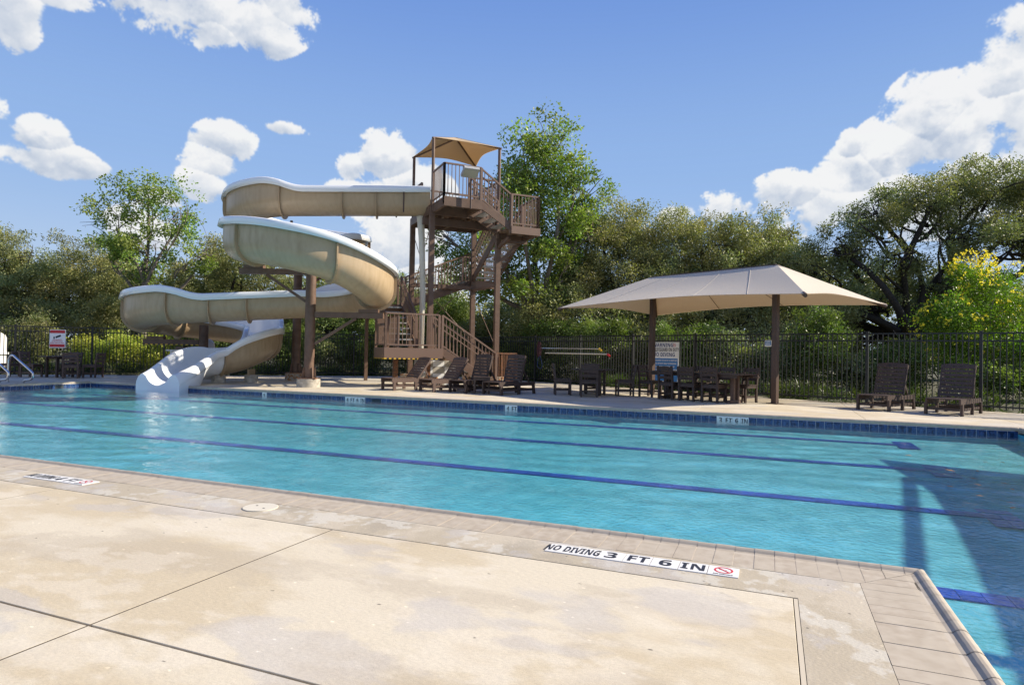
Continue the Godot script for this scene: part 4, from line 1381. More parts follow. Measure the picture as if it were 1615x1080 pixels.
	bx("seat", wc, M.plastic_white, Vector3(0, 0.78, 0), Vector3(0.46, 0.05, 0.45))
	for sx in [-0.2, 0.2]:
		for sz in [-0.2, 0.2]: bx("leg", wc, M.plastic_white, Vector3(sx, 0.38, sz), Vector3(0.05, 0.76, 0.05))

func round_table(c: Vector3, label: String, r: float) -> void:
	var t := thing("dining_table", label, "table", c, "small dining tables")
	var D: Material = M.lumber_dark
	for k in 11:
		var z := lerpf(-r, r, (k + 0.5) / 11.0)
		var hw := sqrt(maxf(0.02, r * r - z * z))
		var b := MB.new()
		b.box(Vector3.ZERO, Vector3(hw * 2, 0.03, r * 2 / 11.0 - 0.008))
		loc("top_slat", b.done(), D, t, Transform3D(Basis(), Vector3(0, 0.73, z)))
	for sx in [-1, 1]:
		for sz in [-1, 1]: bx("leg", t, D, Vector3(sx * 0.27, 0.36, sz * 0.27), Vector3(0.07, 0.71, 0.07))
	for s in [-1, 1]:
		bx("apron", t, D, Vector3(0, 0.68, s * 0.27), Vector3(0.6, 0.08, 0.03))
		bx("apron", t, D, Vector3(s * 0.27, 0.68, 0), Vector3(0.03, 0.08, 0.5))
	bx("stretcher", t, D, Vector3(0, 0.2, 0), Vector3(0.55, 0.05, 0.05), Basis(Vector3.UP, 0.78))
	bx("stretcher", t, D, Vector3(0, 0.255, 0), Vector3(0.55, 0.05, 0.05), Basis(Vector3.UP, -0.78))

# ---------- signs, markers, small things ----------
var FONT: SystemFont
func words(parent: Node, txt: String, height: float, mt: Material, tr: Transform3D, stretch := 1.0, depth := 0.002) -> MeshInstance3D:
	var tm := TextMesh.new()
	tm.font = FONT
	tm.text = txt
	tm.font_size = 64
	tm.pixel_size = height / 46.0
	tm.depth = depth / maxf(1.0, 1.0)
	tm.curve_step = 2.0
	tr.basis = tr.basis * Basis.from_scale(Vector3(stretch, 1, 1))
	return loc("lettering", tm, mt, parent, tr)

func no_dive(parent: Node, tr: Transform3D, r: float) -> void:
	# red ring and bar over a small black swimmer, in the plane x, y of tr
	var b := MB.new()
	var n := 24
	for k in n:
		var a := TAU * k / n
		var c := TAU * (k + 1) / n
		b.quad(Vector3(cos(a), sin(a), 0) * r, Vector3(cos(c), sin(c), 0) * r, Vector3(cos(c), sin(c), 0) * r * 0.8, Vector3(cos(a), sin(a), 0) * r * 0.8, Vector3.BACK)
	var d := Vector3(0.707, -0.707, 0)
	var e := Vector3(0.707, 0.707, 0) * 0.1 * r
	b.quad(d * r * 0.85 + e, d * r * 0.85 - e, -d * r * 0.85 - e, -d * r * 0.85 + e, Vector3.BACK)
	loc("prohibition_ring", b.done(), M.sign_red, parent, tr)
	b = MB.new()
	for q in [[Vector3(-0.45, 0.25, 0), Vector3(0.1, -0.05, 0), 0.09], [Vector3(0.1, -0.05, 0), Vector3(0.42, -0.42, 0), 0.06], [Vector3(0.0, 0.0, 0), Vector3(0.35, 0.12, 0), 0.05]]:
		var dd: Vector3 = (q[1] - q[0]).normalized()
		var s: Vector3 = Vector3(-dd.y, dd.x, 0) * q[2]
		b.quad((q[0] + s) * r, (q[1] + s) * r, (q[1] - s) * r, (q[0] - s) * r, Vector3.BACK)
	loc("diver_symbol", b.done(), M.print_black, parent, Transform3D(tr.basis, tr.origin - tr.basis.z * 0.0006))

func marker_row(label: String, at: Vector3, cells: Array, flat: bool) -> void:
	# a row of depth-marker tiles; cells: [text, tiles wide]; runs along +x
	var t := thing("depth_marker", label, "depth marker", at, "depth markers of the pool")
	var s := 0.154
	var x := 0.0
	for c in cells:
		var w: float = s * c[1]
		var mid := x + w / 2
		if flat:
			bx("tile", t, M.tile_white, Vector3(mid, 0.0015, 0), Vector3(w - 0.004, 0.007, s - 0.004))
			var tb := Basis(Vector3.RIGHT, -PI / 2)
			if c[0] == "#":
				no_dive(t, Transform3D(tb, Vector3(mid, 0.0062, -0.012)), 0.05)
				words(t, "SAFE SWIMMING", 0.009, M.print_black, Transform3D(tb, Vector3(mid, 0.0056, 0.056)))
			else: words(t, c[0], 0.098 if c[1] > 1.5 else 0.1, M.print_black, Transform3D(tb, Vector3(mid, 0.0055, 0)), c[2])
		else:
			bx("tile", t, M.tile_white, Vector3(mid, 0, 0), Vector3(w - 0.004, s - 0.004, 0.014))
			words(t, c[0], 0.09, M.print_black, Transform3D(Basis(), Vector3(mid, 0, 0.0085)), c[2])
		x += w

func signs_and_small() -> void:
	FONT = SystemFont.new()
	FONT.font_names = PackedStringArray(["Droid Sans"])
	FONT.font_weight = 700
	marker_row("white tiles reading NO DIVING 3 FT 6 IN in the near deck", Vector3(-1.235, 0, -3.672), [["NO DIVING", 2.0, 0.46], ["3", 1.0, 1.02], ["FT", 1.0, 0.85], ["6", 1.0, 1.02], ["IN", 1.0, 0.86], ["#", 1.05, 1.0]], true)
	marker_row("white tiles reading NO DIVING 4 FT in the near deck", Vector3(-6.08, 0, -3.672), [["NO DIVING", 2.0, 0.46], ["4", 1.0, 1.02], ["FT", 1.0, 0.85], ["#", 1.05, 1.0]], true)
	marker_row("white 3 FT 6 IN tiles on the far pool wall below the fabric canopy", Vector3(-1.03, -0.125, PZ0 + 0.012), [["3", 1.0, 1.02], ["FT", 1.0, 1.0], ["6", 1.0, 1.02], ["IN", 1.0, 0.9]], false)
	marker_row("white tiles reading 4 FT on the far pool wall", Vector3(-5.72, -0.125, PZ0 + 0.012), [["4", 1.0, 1.02], ["FT", 1.0, 1.0]], false)
	marker_row("white tiles reading 4 FT 6 IN on the far pool wall", Vector3(-10.2, -0.125, PZ0 + 0.012), [["4", 1.0, 1.02], ["FT", 1.0, 1.0], ["6", 1.0, 1.02], ["IN", 1.0, 0.9]], false)
	marker_row("single white tile with a number on the far pool wall, near the slide column", Vector3(-12.95, -0.125, PZ0 + 0.012), [["5", 1.0, 1.02]], false)
	# skimmer openings
	for a in [[Vector3(-9.25, -0.115, PZ0 + 0.005), "dark skimmer opening in the far wall beside the 4 FT 6 IN tiles", 0.0], [Vector3(PX0 + 0.005, -0.115, -12.75), "dark skimmer opening in the pool's left wall", PI / 2]]:
		var sk := thing("skimmer", a[1], "skimmer", a[0], "pool skimmers", a[2])
		bx("mouth", sk, M.skimmer_dark, Vector3(0, 0.0, 0), Vector3(0.26, 0.1, 0.016))
		bx("rim", sk, M.waterline_2, Vector3(0, 0.056, 0.003), Vector3(0.3, 0.014, 0.016))
	# skimmer lid in the deck
	var lid := thing("skimmer_cover", "round cream skimmer lid with two finger holes in the near deck", "lid", Vector3(-3.46, 0, -3.665))
	var b := MB.new()
	b.tube([Vector3(0, 0, 0), Vector3(0, 0.004, 0), Vector3(0, 0.006, 0)], [0.125, 0.125, 0.121], 36)
	loc("cover", b.done(), M.lid_white, lid)
	for s in [-1, 1]: rod("finger_hole", lid, M.hole_dark, lid.position + Vector3(s * 0.05, 0.004, s * 0.02), lid.position + Vector3(s * 0.05, 0.0068, s * 0.02), 0.009)
	# warning sign on the fence
	var fd := Vector3(0.88, 0, 0.475).normalized()
	var fb := Basis(fd, Vector3.UP, fd.cross(Vector3.UP))
	var w := thing("warning_sign", "white and blue WARNING no lifeguard sign hung on the fence", "sign", Vector3(-3.24, 0.30, -21.2))
	w.basis = fb
	bx("board", w, M.sign_white, Vector3(0, 0.65, 0), Vector3(1.12, 1.3, 0.012))
	bx("panel", w, M.sign_blue, Vector3(0, 0.4, 0.007), Vector3(1.02, 0.74, 0.004))
	var id := Basis()
	words(w, "WARNING", 0.12, M.print_navy, Transform3D(id, Vector3(-0.06, 1.20, 0.0075)), 1.0)
	words(w, "NO LIFEGUARD ON DUTY", 0.115, M.print_black, Transform3D(id, Vector3(0, 1.05, 0.0075)), 0.58)
	words(w, "NO DIVING", 0.12, M.print_navy, Transform3D(id, Vector3(-0.03, 0.89, 0.0075)), 0.98)
	no_dive(w, Transform3D(id, Vector3(0.38, 1.2, 0.0085)), 0.055)
	var yy := 0.70
	for s in ["CHILDREN UNDER THE AGE OF 14 MUST NOT", "USE POOL WITHOUT ADULT SUPERVISION", "PETS IN THE POOL ARE PROHIBITED", "DO NOT SWIM IF YOU HAVE BEEN ILL WITH", "A FEVER OR OTHER ILLNESS"]:
		words(w, s, 0.05, M.print_white, Transform3D(id, Vector3(-0.03, yy, 0.0105)), 0.72)
		yy -= 0.1
	# small notice on a fence post
	var sn := thing("fence_notice", "small blue and white notice on the fence post behind the right canopy post", "sign", Vector3(-0.1, 1.56, -19.52))
	sn.basis = fb
	bx("board", sn, M.sign_white, Vector3(0, 0, 0), Vector3(0.2, 0.18, 0.008))
	bx("panel", sn, M.sign_blue, Vector3(0, 0.01, 0.005), Vector3(0.17, 0.12, 0.004))
	for k in 2: bx("text_bar", sn, M.print_white, Vector3(0, 0.035 - k * 0.05, 0.0085), Vector3(0.12, 0.022, 0.003))
	# surveillance sign
	var ld := Vector3(0.74, 0, -0.67).normalized()
	var sb := Basis(ld, Vector3.UP, ld.cross(Vector3.UP))
	if sb.z.z < 0: sb = Basis(-ld, Vector3.UP, (-ld).cross(Vector3.UP))
	var vs := thing("surveillance_sign", "red and white video surveillance sign on the left fence", "sign", Vector3(-25.25, 1.03, -16.02))
	vs.basis = Basis(Vector3(0.9, 0, -0.43).normalized(), Vector3.UP, Vector3(0.43, 0, 0.9).normalized())
	bx("board", vs, M.sign_white, Vector3(0, 0.34, 0), Vector3(0.6, 0.69, 0.01))
	bx("band", vs, M.sign_red, Vector3(0, 0.61, 0.006), Vector3(0.55, 0.11, 0.004))
	bx("band", vs, M.sign_red, Vector3(0, 0.08, 0.006), Vector3(0.55, 0.11, 0.004))
	bx("camera_symbol", vs, M.print_black, Vector3(0.03, 0.43, 0.006), Vector3(0.2, 0.07, 0.004), Basis(Vector3.BACK, 0.35))
	bx("camera_symbol", vs, M.print_black, Vector3(-0.12, 0.38, 0.006), Vector3(0.05, 0.09, 0.004))
	yy = 0.30
	for s in ["THE PROPERTY", "IS PROTECTED BY", "VIDEO SURVEILLANCE"]:
		words(vs, s, 0.04, M.sign_red, Transform3D(Basis(), Vector3(0, yy, 0.0065)), 0.9)
		yy -= 0.06
	# two cleaning poles and a ring buoy on the fence
	var f0 := Vector3(-8.4, 0, -23.95)
	for a in [[0.0, 1.36, 3.05, "silver pool pole hung on the fence, with a yellow tip", M.steel_bright, M.tape_yellow], [0.2, 1.17, 3.25, "pale pool pole hung lower on the fence, with a red tip", M.cream_pipe, M.sign_red]]:
		var p0: Vector3 = f0 + fd * a[0] + fb.z * 0.08 + Vector3(0, a[1], 0)
		var t := thing("pool_pole", a[3], "pole", p0, "pool poles on the fence")
		rod("shaft", t, a[4], p0, p0 + fd * a[2], 0.022)
		rod("tip", t, a[5], p0 + fd * a[2], p0 + fd * (a[2] + 0.12) - Vector3(0, 0.07, 0), 0.035)
	var rb := thing("rescue_bag", "dark red rescue bag with blue rope on the fence left of the poles", "rescue bag", f0 - fd * 0.15 + fb.z * 0.1 + Vector3(0, 1.0, 0))
	b = MB.new()
	b.tube([Vector3(0, 0.62, 0), Vector3(0, 0.58, 0), Vector3(0, 0.3, 0), Vector3(0, 0.05, 0), Vector3(0, 0, 0)], [0.03, 0.07, 0.1, 0.08, 0.02], 12)
	loc("bag", b.done(), mat("bag_red", lin(0.045, 0.008, 0.014), 0.7), rb)
	b = MB.new()
	var rp := []
	var rad := []
	for k in 13:
		rp.append(Vector3(0.06 + sin(k * 0.5) * 0.1, 0.05 - 0.5 * sin(PI * k / 12.0), 0.05))
		rad.append(0.012)
	b.tube(rp, rad, 6)
	loc("rope", b.done(), mat("rope_blue", lin(0.04, 0.07, 0.18), 0.8), rb)
	# pool handrails
	for a in [[-20.75, -12.05, "curved steel pool handrail, right one of the pair"], [-21.35, -11.75, "curved steel pool handrail, left one of the pair"]]:
		var hr := thing("pool_handrail", a[2], "handrail", Vector3(a[0], 0, a[1]), "steel handrails at the pool's left end")
		b = MB.new()
		var pts := [Vector3(-0.45, 0, 0), Vector3(-0.45, 0.6, 0), Vector3(-0.42, 0.72, 0), Vector3(-0.33, 0.80, 0), Vector3(-0.22, 0.80, 0), Vector3(-0.1, 0.74, 0), Vector3(0.62, 0.36, 0), Vector3(0.72, 0.27, 0), Vector3(0.70, 0.17, 0), Vector3(0.6, 0.11, 0), Vector3(0.4, 0.09, 0), Vector3(0.3, 0.05, 0), Vector3(0.28, -0.02, 0)]
		var rr := []
		for p in pts: rr.append(0.03)
		b.tube(smooth(pts), fill(0.03, smooth(pts).size()), 10)
		loc("tube", b.done(), M.steel_bright, hr)
		for x in [-0.45, 0.28]: rod("flange", hr, M.steel_bright, hr.position + Vector3(x, 0, 0), hr.position + Vector3(x, 0.02, 0), 0.045)
	# white tank behind the left fence
	var tk := thing("white_tank", "tall white shouldered tank behind the fence at the photo's left edge", "tank", Vector3(-29.3, 0, -15.6))
	b = MB.new()
	b.tube([Vector3(0, 0.2, 0), Vector3(0, 1.38, 0), Vector3(0, 1.5, 0), Vector3(0, 1.62, 0), Vector3(0, 1.72, 0), Vector3(0, 2.0, 0)], [0.85, 0.85, 0.8, 0.62, 0.5, 0.48], 24)
	loc("body", b.done(), M.plastic_white, tk)
	b = MB.new()
	b.tube([Vector3(0, 1.98, 0), Vector3(0, 2.05, 0)], [0.58, 0.58], 24)
	loc("cap", b.done(), M.plastic_white, tk)
	b = MB.new()
	b.tube([Vector3(0, 0.72, 0), Vector3(0, 0.8, 0)], [0.93, 0.93], 24)
	loc("rim", b.done(), M.plastic_white, tk)
	b = MB.new()
	b.tube([Vector3(0, -0.1, 0), Vector3(0, 0.22, 0)], [0.95, 0.95], 24)
	loc("base", b.done(), M.pad_concrete, tk)
	# leaves that float on the shaded water
	var lf := MB.new()
	rng.seed = 15
	for k in 46:
		var p := Vector3(rng.randf_range(1.7, 3.6), WATER + 0.012, rng.randf_range(-10.2, -6.2))
		var a := rng.randf() * TAU
		var u := Vector3(cos(a), 0, sin(a)) * rng.randf_range(0.03, 0.06)
		var v := Vector3(-u.z, 0, u.x) * 0.4
		lf.quad(p - u, p + v + Vector3(0, 0.004, 0), p + u, p - v + Vector3(0, 0.004, 0), Vector3.UP)
	var fo := obj("fallen_leaves", lf.done(), M.leaf_fallen)
	struct(fo, "stuff")
	tag(fo, "yellow and orange leaves floating on the shaded water", "leaves")

func smooth(p: Array) -> Array:
	var out := []
	for i in p.size() - 1:
		for k in 3:
			out.append((p[i] as Vector3).cubic_interpolate(p[i + 1], p[maxi(i - 1, 0)], p[mini(i + 2, p.size() - 1)], k / 3.0))
	out.append(p[-1])
	return out

func fill(x: float, n: int) -> Array:
	var a := []
	a.resize(n)
	a.fill(x)
	return a

# ---------- plants ----------
var CL := {}
func clump(n: int, radius: float, lw: float, ll: float, sd: int) -> ArrayMesh:
	var b := MB.new()
	rng.seed = sd
	for k in n:
		var p := Vector3(rng.randfn(), rng.randfn(), rng.randfn()).normalized() * radius * pow(rng.randf(), 0.5)
		var d := (p.normalized() + Vector3(rng.randfn(), rng.randfn() * 0.8, rng.randfn()) * 0.7).normalized()
		var s := d.cross(Vector3(rng.randfn(), rng.randfn(), rng.randfn())).normalized()
		var nn := d.cross(s)
		var l := ll * rng.randf_range(0.7, 1.25)
		var w := lw * rng.randf_range(0.75, 1.2)
		var q0 := p
		var q1 := p + d * l * 0.5 + s * w * 0.5 + nn * w * 0.12
		var q2 := p + d * l
		var q3 := p + d * l * 0.5 - s * w * 0.5 + nn * w * 0.12
		b.tri_n(q0, q1, q2, nn, nn, nn)
		b.tri_n(q0, q2, q3, nn, nn, nn)
	return b.done()

func crown(parent: Node, blobs: Array, count: int, kind: String, mt: Material, tint: Color, gap := 0.0, sd := 1, called := "crown") -> void:
	var mm := MultiMesh.new()
	mm.transform_format = MultiMesh.TRANSFORM_3D
	mm.use_colors = true
	mm.mesh = CL[kind]
	var tot := 0.0
	for q in blobs: tot += q[1].x * q[1].y * q[1].z
	var xf := []
	var cs := []
	var nz := noise(0.85, 3, sd)
	rng.seed = sd
	for q in blobs:
		var n := int(count * q[1].x * q[1].y * q[1].z / tot)
		# leaf masses: tight bunches of clumps round points of the crown, with air between
		var bunch := clampf((q[1].x + q[1].y) * 0.17, 0.12, 0.62)
		var per := 11
		var made := 0
		var tries := 0
		while made < n and tries < n * 3:
			tries += 1
			var d := Vector3(rng.randfn(), rng.randfn(), rng.randfn()).normalized()
			var rr := pow(rng.randf_range(0.08, 1.0), 0.5)
			var p: Vector3 = q[0] + d * q[1] * rr
			if nz.get_noise_3dv(p) + (1.0 - rr) * 0.15 < gap - 0.14: continue
			var bt := rng.randf_range(0.72, 1.3)
			var bs := bunch * rng.randf_range(0.6, 1.25)
			var hue := rng.randf_range(-1.0, 1.0)
			for k in per:
				made += 1
				var at := p + Vector3(rng.randfn(), rng.randfn() * 0.6, rng.randfn()) * bs * 0.55
				xf.append(Transform3D(Basis.from_euler(Vector3(rng.randf() * TAU, rng.randf() * TAU, rng.randf() * TAU)) * Basis.from_scale(Vector3.ONE * rng.randf_range(0.7, 1.2)), at - org(parent)))
				var v := rng.randf_range(0.75, 1.25) * bt
				var h2 := hue * 0.7 + rng.randf_range(-0.4, 0.4)
				cs.append(Color(tint.r * v * (1.0 + h2 * 0.16), tint.g * v, tint.b * v * (1.0 - h2 * 0.1)))
	mm.instance_count = xf.size()
	for i in xf.size():
		mm.set_instance_transform(i, xf[i])
		mm.set_instance_color(i, cs[i])
	var o := MultiMeshInstance3D.new()
	o.name = called
	o.multimesh = mm
	o.material_override = mt
	parent.add_child(o, true)
	struct(o, "stuff")

func limb(b: MB, p: Vector3, q: Vector3, r0: float, r1: float, bend: float, sides := 7) -> void:
	var pts := []
	var rad := []
	var off := Vector3(rng.randfn(), rng.randfn() * 0.5, rng.randfn()) * bend * p.distance_to(q)
	var off2 := Vector3(rng.randfn(), rng.randfn() * 0.5, rng.randfn()) * bend * 0.6 * p.distance_to(q)
	for k in 8:
		var t := k / 7.0
		pts.append(p.lerp(q, t) + off * sin(PI * t) + off2 * sin(TAU * t) * 0.5)
		rad.append(lerpf(r0, r1, pow(t, 0.8)))
	b.tube(pts, rad, sides, false)

func tree(called: String, label: String, at: Vector3, fork: float, tr: float, blobs: Array, count: int, kind: String, leaf: Material, tint: Color, bark: Material, gap: float, sd: int, group: String, subs := 4, bend := 0.12) -> void:
	var t := thing(called, label, "tree", at, group)
	rng.seed = sd * 7 + 1
	var b := MB.new()
	var top := at + Vector3(rng.randf_range(-0.3, 0.3), fork, rng.randf_range(-0.3, 0.3))
	b.tube([at - Vector3(0, 0.3, 0), at + Vector3(0, 0.15, 0), at.lerp(top, 0.5) + Vector3(rng.randfn(), 0, rng.randfn()) * 0.1, top], [tr * 1.5, tr * 1.15, tr, tr * 0.85], 10, false)
	obj("trunk", b.done(), bark, t)
	b = MB.new()
	for q in blobs:
		var c: Vector3 = q[0]
		limb(b, top - Vector3(0, 0.15, 0), c, tr * 0.6, tr * 0.24, bend)
		for k in subs:
			var d := Vector3(rng.randfn(), rng.randfn() * 0.7 + 0.25, rng.randfn()).normalized()
			var e: Vector3 = c + d * q[1] * rng.randf_range(0.6, 0.95)
			limb(b, top.lerp(c, rng.randf_range(0.5, 1.0)), e, tr * 0.22, 0.012, bend * 1.2, 5)
			for j in 2:
				limb(b, c.lerp(e, rng.randf_range(0.3, 0.8)), c + Vector3(rng.randfn(), rng.randfn(), rng.randfn()).normalized() * q[1] * 0.95, tr * 0.1, 0.008, bend, 4)
	obj("limbs", b.done(), bark, t)
	crown(t, blobs, count, kind, leaf, tint, gap, sd)

func bl(across: float, up: float, deep: float, ra: float, ru: float) -> Array:
	return [spot(across, deep, up), Vector3(ra, ru, ra)]

func bush(called: String, label: String, at: Vector3, w: float, h: float, tint: Color, sd: int, group: String, dense := 1.0, kind := "bush") -> Node3D:
	var t := thing(called, label, "bush", at, group)
	rng.seed = sd
	var b := MB.new()
	for k in 7:
		var d := Vector3(rng.randf_range(-1, 1) * w * 0.7, h * rng.randf_range(0.6, 1.0), rng.randf_range(-1, 1) * w * 0.5)
		limb(b, at + Vector3(rng.randf_range(-0.1, 0.1), -0.1, rng.randf_range(-0.1, 0.1)), at + d, 0.022, 0.006, 0.08, 5)
	obj("stems", b.done(), M.bark_pale, t)
	var blobs := [[at + Vector3(0, h * 0.45, 0), Vector3(w, h * 0.5, w * 0.7)], [at + Vector3(w * 0.4, h * 0.7, 0.1), Vector3(w * 0.55, h * 0.3, w * 0.5)], [at + Vector3(-w * 0.45, h * 0.6, 0), Vector3(w * 0.5, h * 0.33, w * 0.5)]]
	crown(t, blobs, int(190 * w * h * dense), kind, M.leaf_bush, tint, 0.02, sd, "foliage")
	return t

func plants() -> void:
	CL["oak"] = clump(44, 0.33, 0.055, 0.105, 3)
	CL["broad"] = clump(20, 0.33, 0.10, 0.13, 5)
	CL["bush"] = clump(30, 0.30, 0.045, 0.095, 7)
	CL["far"] = clump(26, 0.75, 0.14, 0.24, 9)
	CL["grass"] = clump(22, 0.22, 0.018, 0.26, 11)
	var oak := Color(0.245, 0.265, 0.105)
	var oak2 := Color(0.305, 0.31, 0.125)
	var light := Color(0.26, 0.33, 0.085)
	var G := "trees beyond the fence"
	# left
	tree("oak_tree", "dark dense oak at the far left beyond the fence", spot(-29, 35), 2.2, 0.25, [bl(-29.5, 5.4, 35, 3.4, 2.5), bl(-26.6, 5.0, 35.5, 2.6, 2.2), bl(-31, 3.6, 34, 2.6, 2.0), bl(-28, 3.0, 34, 2.6, 1.6), bl(-25.2, 2.2, 33.4, 2.2, 1.6), bl(-30.5, 2.0, 33, 2.2, 1.5)], 3000, "oak", M.leaf_oak, oak, M.bark_dark, 0.0, 101, G)
	tree("oak_tree", "olive oak left of the tall airy tree", spot(-23.8, 36), 2.0, 0.2, [bl(-24, 5.2, 36, 2.4, 2.2), bl(-22.3, 4.2, 36.5, 2.3, 2.0), bl(-25.5, 3.4, 35, 2.0, 1.6), bl(-22.2, 2.4, 35, 2.2, 1.7)], 2000, "oak", M.leaf_oak, oak2, M.bark_dark, 0.02, 102, G)
	tree("airy_tree", "tall airy tree with pale trunk above the slide's left end", spot(-19.2, 33.5), 3.4, 0.2, [bl(-19.3, 8.9, 33.5, 2.0, 1.5), bl(-20.9, 7.3, 33.5, 1.8, 1.4), bl(-17.6, 7.6, 33.5, 1.7, 1.5), bl(-18.9, 6.2, 33, 1.8, 1.2), bl(-21.4, 5.6, 34, 1.2, 0.9), bl(-16.6, 6.0, 34, 1.2, 1.0), bl(-19.6, 4.6, 33.5, 1.3, 0.9)], 560, "broad", M.leaf_light, light, M.bark_pale, 0.2, 103, G, 5, 0.08)
	tree("oak_tree", "oak standing behind the slide's upper loops", spot(-15.8, 37), 2.4, 0.22, [bl(-15.8, 6.0, 37, 2.1, 2.1), bl(-17.6, 4.6, 37, 2.2, 1.8), bl(-14.1, 4.4, 37, 2.0, 1.9), bl(-16.6, 2.6, 36, 2.4, 1.7), bl(-13.6, 2.6, 35.6, 2.2, 1.7)], 1800, "oak", M.leaf_oak, oak2, M.bark_dark, 0.04, 104, G)
	tree("oak_tree", "low green oak between slide column and tower", spot(-9.6, 36), 1.8, 0.18, [bl(-10.0, 3.9, 36, 2.4, 1.7), bl(-12.2, 3.9, 36.5, 2.0, 1.6), bl(-7.4, 4.1, 36, 2.2, 1.8), bl(-10.4, 2.4, 34.6, 2.4, 1.7), bl(-7.0, 2.6, 34.4, 2.4, 1.8), bl(-4.4, 3.4, 35, 2.2, 2.0)], 1800, "oak", M.leaf_oak, Color(0.26, 0.31, 0.095), M.bark_dark, 0.0, 105, G)
	# the tall tree behind the tower
	tree("tall_tree", "tall bright green tree right behind the slide tower", spot(1.1, 28.6), 3.0, 0.22, [bl(1.2, 10.2, 28.6, 1.6, 1.7), bl(0.2, 8.3, 28.6, 1.9, 1.6), bl(2.6, 8.6, 28.6, 1.6, 1.7), bl(-1.2, 6.6, 28.3, 1.7, 1.4), bl(2.9, 6.6, 28.6, 1.5, 1.3), bl(0.8, 6.0, 28.6, 1.7, 1.3), bl(-2.2, 4.6, 28.6, 1.3, 1.3), bl(0.0, 4.2, 28.2, 1.7, 1.1), bl(2.2, 4.4, 28.2, 1.4, 1.0), bl(-3.2, 6.4, 28.6, 0.9, 0.7)], 1700, "broad", M.leaf_light, light, M.bark_pale, 0.12, 106, G, 5, 0.07)
	# oaks behind the canopy
	tree("oak_tree", "olive oak rising behind the left half of the fabric canopy", spot(4.6, 30), 2.2, 0.22, [bl(4.2, 6.3, 30, 2.3, 2.2), bl(6.6, 6.5, 30.2, 2.1, 2.1), bl(5.4, 5.0, 29.6, 2.2, 1.9), bl(3.2, 4.0, 29.4, 1.8, 1.7), bl(5.6, 3.6, 29, 2.0, 1.6), bl(3.0, 2.4, 28.0, 1.9, 1.6), bl(5.4, 2.2, 27.6, 1.9, 1.5), bl(1.2, 2.6, 28.8, 1.8, 1.6)], 3125, "oak", M.leaf_oak, oak2, M.bark_dark, 0.0, 107, G)
	tree("oak_tree", "olive oak rising behind the ridge of the fabric canopy", spot(9.2, 30), 2.2, 0.22, [bl(8.8, 6.3, 30, 2.3, 2.2), bl(11.2, 6.1, 30.3, 2.1, 2.0), bl(10.0, 4.9, 29.8, 2.2, 1.9), bl(13.8, 5.2, 30.8, 1.8, 1.8), bl(9.4, 3.8, 29.2, 2.4, 1.7), bl(12.6, 5.9, 30.4, 1.7, 1.7), bl(12.3, 3.7, 29.6, 1.8, 1.7), bl(7.8, 2.3, 27.2, 1.9, 1.5), bl(10.4, 2.2, 26.8, 1.9, 1.5), bl(12.8, 2.3, 27.4, 1.8, 1.5)], 3125, "oak", M.leaf_oak, oak2, M.bark_dark, 0.0, 108, G)
	# the great live oak on the right, dark limbs showing
	tree("live_oak", "great spreading live oak with dark limbs at the right", spot(16.2, 26.4), 2.3, 0.33, [bl(20.4, 8.5, 27, 2.1, 1.5), bl(17.6, 7.9, 26.8, 1.9, 1.3), bl(15.2, 7.1, 26.6, 1.6, 1.2), bl(13.4, 5.7, 26.6, 1.5, 1.0), bl(18.6, 6.2, 26, 1.8, 1.0), bl(15.6, 5.2, 25.6, 1.5, 0.8), bl(21.5, 6.3, 26.5, 2.0, 1.4), bl(12.6, 5.0, 27.5, 1.7, 1.5), bl(11.9, 4.6, 28.4, 1.4, 1.6), bl(13.0, 3.2, 26.6, 1.6, 1.0), bl(23.5, 8.2, 27.5, 2.0, 1.8), bl(15.0, 3.5, 26.8, 1.5, 0.9), bl(19.2, 4.2, 27.4, 2.2, 1.2), bl(14.8, 1.9, 27.6, 1.8, 1.2), bl(18.0, 2.2, 27.6, 2.0, 1.5)], 3600, "oak", M.leaf_oak, oak, M.bark_dark, 0.17, 109, G, 6, 0.16)
	# yellow-flowering bush at the right edge
	var yb := thing("flowering_bush", "bright green bush with yellow flowers behind the right fence", "bush", spot(15.6, 21.6))
	rng.seed = 33
	var blobs := [bl(15.8, 2.6, 21.8, 1.5, 1.5), bl(16.9, 3.5, 22, 1.3, 1.2), bl(14.6, 2.0, 21.5, 1.0, 1.3), bl(17.6, 2.2, 21.6, 1.3, 1.7), bl(15.9, 4.3, 22, 0.7, 0.7), bl(16.6, 1.1, 21.2, 1.6, 0.9)]
	var b := MB.new()
	for q in blobs:
		for k in 3: limb(b, spot(15.6, 21.6) + Vector3(rng.randf_range(-0.5, 0.5), 0, 0), q[0] + Vector3(rng.randfn(), 0.4, rng.randfn()) * 0.5, 0.03, 0.008, 0.08, 5)
	obj("stems", b.done(), M.bark_pale, yb)
	crown(yb, blobs, 1250, "bush", M.leaf_light, Color(0.19, 0.29, 0.035), 0.08, 34, "foliage")
	var fm := MB.new()
	for k in 260:
		var q: Array = blobs[rng.randi_range(0, 4)]
		var d := Vector3(rng.randfn(), rng.randfn() * 0.6 + 0.4, rng.randfn()).normalized()
		var c: Vector3 = q[0] + d * q[1] * rng.randf_range(0.9, 1.06)
		for j in 9:
			var o := c + Vector3(rng.randfn(), rng.randfn(), rng.randfn()) * 0.045
			var u := Vector3(rng.randfn(), rng.randfn(), rng.randfn()).normalized() * 0.04
			var v := u.cross(Vector3(rng.randfn(), rng.randfn(), rng.randfn())).normalized() * 0.024
			fm.quad(o - u, o + v, o + u, o - v, u.cross(v).normalized())
	struct(obj("flowers", fm.done(), M.petal_yellow, yb), "stuff")
	# shrubs right behind the fence
	var names := ["low dark shrub", "pale grey-green shrub", "bright yellow-green shrub", "tangled olive shrub"]
